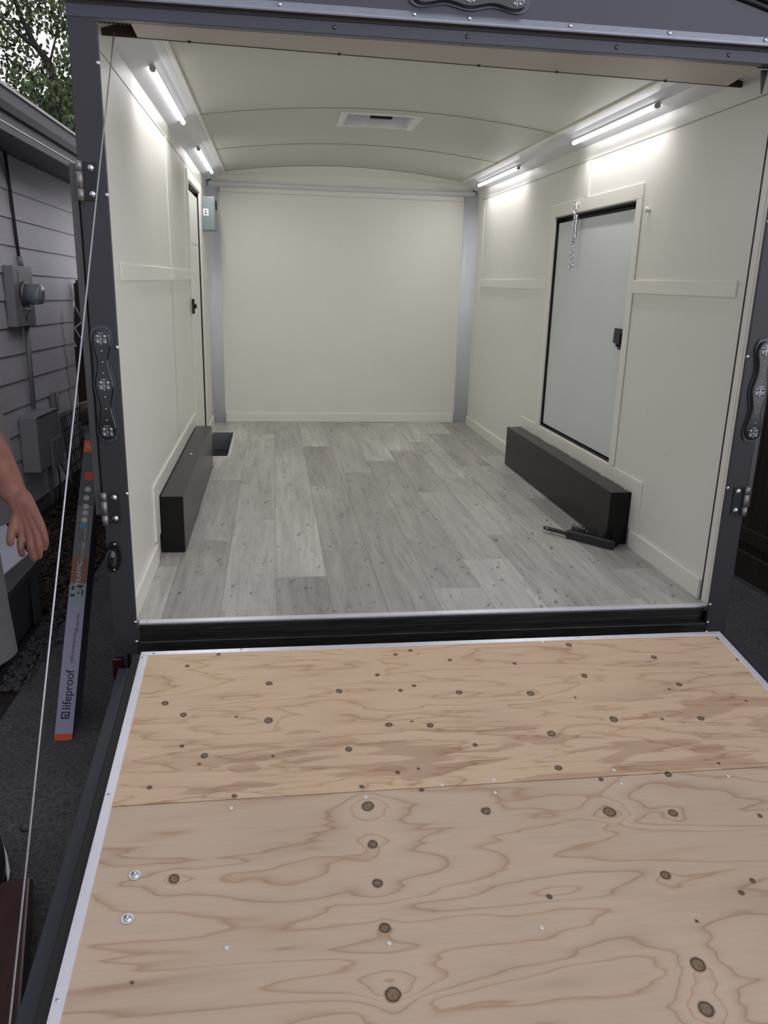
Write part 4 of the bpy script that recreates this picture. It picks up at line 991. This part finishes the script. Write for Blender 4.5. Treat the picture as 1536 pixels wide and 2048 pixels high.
sho = V((bx+.155, by-.01, .945))
J = {
 'pelvis': (V((bx, by, .46)), (.15, .11)), 'waist': (V((bx, by, .64)), (.135, .10)), 'chest': (V((bx, by, .86)), (.155, .11)),
 'neck0': (V((bx, by, 1.0)), (.07, .06)), 'neck': (V((bx, by-.01, 1.065)), .052), 'head0': (V((bx, by-.025, 1.13)), (.062, .068)), 'head1': (V((bx, by-.025, 1.21)), (.072, .085)), 'head2': (V((bx, by-.02, 1.285)), (.055, .065)),
 'shL': (sho, .055), 'elL': (elb, .047), 'foL': (elb.lerp(wri, .33)+R*.006, .058), 'fo2L': (elb.lerp(wri, .66)+R*.002, .046), 'wrL': (wri, (.033, .026)),
 'shR': (V((bx-.155, by, .945)), .055), 'elR': (V((bx-.235, by+.02, .69)), .040), 'wrR': (V((bx-.25, by-.07, .46)), .027),
 'hipL': (V((bx+.085, by, .40)), .095), 'knL': (V((bx+.085, by-.08, .03)), .055), 'caL': (V((bx+.075, by-.12, -.12)), .052), 'anL': (V((bx+.135, by-.27, gp+.09)), .034),
 'hipR': (V((bx-.085, by, .40)), .095), 'knR': (V((bx-.10, by-.02, .03)), .055), 'caR': (V((bx-.10, by+.0, -.10)), .056), 'anR': (V((bx-.10, by+.0, gp+.09)), .036),
 'ftL': (V((bx+.175, by-.34, gp+.04)), .032), 'ftR': (V((bx-.11, by-.11, gp+.04)), .032),
}
# hand : left, back towards the viewer, fingers hanging
fwd = (F*1.0).normalized()
def hj(px, py, t): return dep(px, py, t)
TH_ = 1.985
E_ = [('pelvis', 'waist'), ('waist', 'chest'), ('chest', 'neck0'), ('neck0', 'neck'), ('neck', 'head0'), ('head0', 'head1'), ('head1', 'head2'),
      ('chest', 'shL'), ('shL', 'elL'), ('elL', 'foL'), ('foL', 'fo2L'), ('fo2L', 'wrL'),
      ('chest', 'shR'), ('shR', 'elR'), ('elR', 'wrR'), ('pelvis', 'hipL'), ('hipL', 'knL'), ('knL', 'caL'), ('caL', 'anL'), ('anL', 'ftL'),
      ('pelvis', 'hipR'), ('hipR', 'knR'), ('knR', 'caR'), ('caR', 'anR'), ('anR', 'ftR')]
fing = {
        'thumb': [(31, 1044, TH_-.008, .015), (24, 1060, TH_-.022, .0125), (20, 1078, TH_-.028, .0108), (21, 1093, TH_-.022, .0082)],
        'index': [(45, 1070, TH_-.008, .0118), (41, 1088, TH_-.018, .0102), (42, 1102, TH_-.014, .0092), (46, 1113, TH_-.004, .0072)],
        'middle': [(61, 1078, TH_-.012, .0122), (62, 1096, TH_-.018, .0106), (65, 1111, TH_-.010, .0094), (69, 1122, TH_+.004, .0074)],
        'ring': [(75, 1074, TH_-.010, .0118), (77, 1092, TH_-.014, .0102), (79, 1106, TH_-.004, .0090), (79, 1117, TH_+.010, .0070)],
        'little': [(87, 1066, TH_-.006, .0105), (91, 1080, TH_-.010, .0090), (91, 1091, TH_+.000, .0080), (89, 1101, TH_+.012, .0062)]}
body = skin('body', J, E_, SK, pe, 2)
hand_parts = []
META = {'thumb': [(30, 986, .026), (40, 1010, .022), (38, 1026, .0175)], 'index': [(28, 988, .027), (38, 1014, .023), (42, 1036, .0180), (45, 1058, .0142)], 'middle': [(30, 984, .028), (44, 1012, .023), (52, 1036, .0185), (59, 1062, .0145)],
        'ring': [(32, 982, .028), (50, 1010, .0225), (61, 1034, .0180), (71, 1060, .0140)], 'little': [(36, 980, .026), (54, 1008, .021), (69, 1032, .0165), (82, 1054, .0125)]}
for fn, ch_ in fing.items():
    j = {}; e_ = []; prev = None
    for i, (px, py, r) in enumerate(META[fn]):
        j['m%d' % i] = (hj(px, py, TH_+.010-.006*i), r)
        if prev: e_.append((prev, 'm%d' % i))
        prev = 'm%d' % i
    for i, (px, py, t, r) in enumerate(ch_):
        j['j%d' % i] = (hj(px, py, t), r); e_.append((prev, 'j%d' % i)); prev = 'j%d' % i
    hand_parts.append(skin('finger', j, e_, SK, None, 2))
# weld the fingers into the one continuous body mesh
bm = bmesh.new(); bm.from_mesh(body.data)
for o in hand_parts: bm.from_mesh(o.data); bpy.data.objects.remove(o)
bm.to_mesh(body.data); bm.free()
try:
    bpy.context.view_layer.update()
    tmp = body; rmd = tmp.modifiers.new('r', 'REMESH'); rmd.mode = 'VOXEL'; rmd.voxel_size = .0024; rmd.use_smooth_shade = True
    sm_ = tmp.modifiers.new('sm', 'SMOOTH'); sm_.iterations = 2; sm_.factor = .5
    dg = bpy.context.evaluated_depsgraph_get(); nm = bpy.data.meshes.new_from_object(tmp.evaluated_get(dg)); nm.name = 'body'
    tmp.modifiers.clear(); tmp.data = nm
    for p in nm.polygons: p.use_smooth = True
    nm.materials.clear(); nm.materials.append(SK)
except Exception as ex: print('remesh', ex)
# face: nose, ears, mouth, eyes as small features on the head (outside the frame)
hc_ = V((bx, by-.025, 1.20))
MB().loft([[hc_+V((.010*k*math.cos(a), -.083-.012*k2, z+.004*math.sin(a))) for a in [i*2*math.pi/10 for i in range(10)]] for z, k, k2 in ((.02, .5, 0), (.0, .9, .8), (-.015, 1.2, 1.1), (-.022, .8, .4))]).build('nose', SK, pe)
for s in (-1, 1):
    MB().dome(hc_+V((s*.028, -.078, .018)), (0, -1, 0), .010, .005, 12, 4).build('eye', simple('eye_white', (.6, .6, .58), .3), pe)
    MB().dome(hc_+V((s*.028, -.0825, .018)), (0, -1, 0), .005, .002, 10, 3).build('pupil', BLKP, pe)
    MB().dome(hc_+V((s*.072, .0, .0)), (s, 0, 0), .022, .010, 12, 4).build('ear', SK, pe)
MB().box(hc_.x-.02, hc_.x+.02, hc_.y-.084, hc_.y-.076, 1.158, 1.165).build('mouth', simple('lips', (.35, .12, .10), .5), pe, .003)
bm = bmesh.new(); bmesh.ops.create_uvsphere(bm, u_segments=24, v_segments=14, radius=1)
for vv in bm.verts: vv.co = V((vv.co.x*.080, vv.co.y*.094, vv.co.z*.078))+V((bx, by-.008, 1.245))
bmesh.ops.delete(bm, geom=[vv for vv in bm.verts if vv.co.y < by-.06 and vv.co.z < 1.27 or vv.co.z < 1.19], context='VERTS')
me = bpy.data.meshes.new('hair'); bm.to_mesh(me); bm.free(); link('hair', me, simple('brown_hair', (.05, .03, .02), .7), pe)
def ell(cx, cy, z, rx, ry, n=36, ph=0, w=0):
    return [V((cx+rx*math.cos(a)*(1+w*math.sin(5*a+ph)), cy+ry*math.sin(a)*(1+w*math.sin(7*a+ph)), z)) for a in [i*2*math.pi/n for i in range(n)]]
MB().loft([ell(bx, by, .50, .225, .15, w=.015), ell(bx+.005, by, .56, .24, .155, w=.015), ell(bx+.01, by, .65, .248, .15, w=.010), ell(bx+.01, by, .78, .23, .135, w=.006), ell(bx, by, .88, .185, .13), ell(bx, by, .96, .17, .11), ell(bx, by, 1.005, .10, .08), ell(bx, by-.005, 1.025, .066, .062)], cap=False).build('shirt', SHIRT, pe)
for s, el_ in ((1, elb), (-1, J['elR'][0])):
    S0 = V((bx+s*.13, by, .955)); e2 = S0.lerp(el_, .62); axn = (e2-S0).normalized(); a_ = axn.cross(V((0, 1, 0))).normalized(); b_ = axn.cross(a_)
    MB().loft([[S0.lerp(e2, t)+(a_*math.cos(q)+b_*math.sin(q))*r for q in [i*2*math.pi/20 for i in range(20)]] for t, r in ((0, .072), (.35, .072), (.7, .070), (1, .072))], cap=False).build('sleeve', SHIRT, pe)
MB().loft([ell(bx, by, .36, .19, .145), ell(bx, by, .45, .185, .14), ell(bx, by, .56, .16, .125)], cap=False).build('waistband', SHORTS, pe)
for s, hx in ((1, bx+.095), (-1, bx-.11)):
    MB().loft([ell(hx+s*.012, by-.02, .075, .112, .105, w=.02), ell(hx+s*.008, by-.02, .20, .108, .102, w=.015), ell(hx, by, .36, .10, .115), ell(hx-s*.015, by, .44, .10, .12)], cap=False).build('shorts_leg', SHORTS, pe)
SHOE = simple('black_shoe_leather', (.012, .013, .015), .5); SOLE = simple('grey_rubber_sole', (.16, .16, .17), .6)
for s, fx, fy, rot in ((1, bx+.190, by-.33, .35), (-1, bx-.12, by-.15, -.15)):
    FM = Matrix.Translation((fx, fy, gz(fy))) @ Matrix.Rotation(rot, 4, 'Z')
    def so(sc, z): return [FM @ V((sc*.048*(1+.18*math.cos(a))*math.sin(a)*(1.0), -sc*.135*math.cos(a), z)) for a in [i*2*math.pi/28 for i in range(28)]]
    MB().loft([so(1.04, .0), so(1.06, .012), so(1.04, .026)]).build('shoe_sole', SOLE, pe)
    sh = MB().loft([so(1.0, .0262)]+[[p+V((0, .022*q, 0)) for p in so(1-.16*q, .026+.075*q)] for q in (.3, .6)]+[[FM @ V((.036*math.sin(a), .045-.06*math.cos(a), .115)) for a in [i*2*math.pi/28 for i in range(28)]]]).build('shoe', SHOE, pe)
    pts_ = [FM @ V((.050+.0*t, -.055+.09*t, .032+.026*math.sin(t*2.2))) for t in [i/8 for i in range(9)]]
    MB().tube([FM @ V((.049, -.085, .034)), FM @ V((.051, -.05, .036)), FM @ V((.050, .0, .048)), FM @ V((.044, .05, .068))], [.001, .006, .004, .001], 6).build('shoe_stripe', simple('white_shoe_mark', (.8, .8, .82), .4), sh)
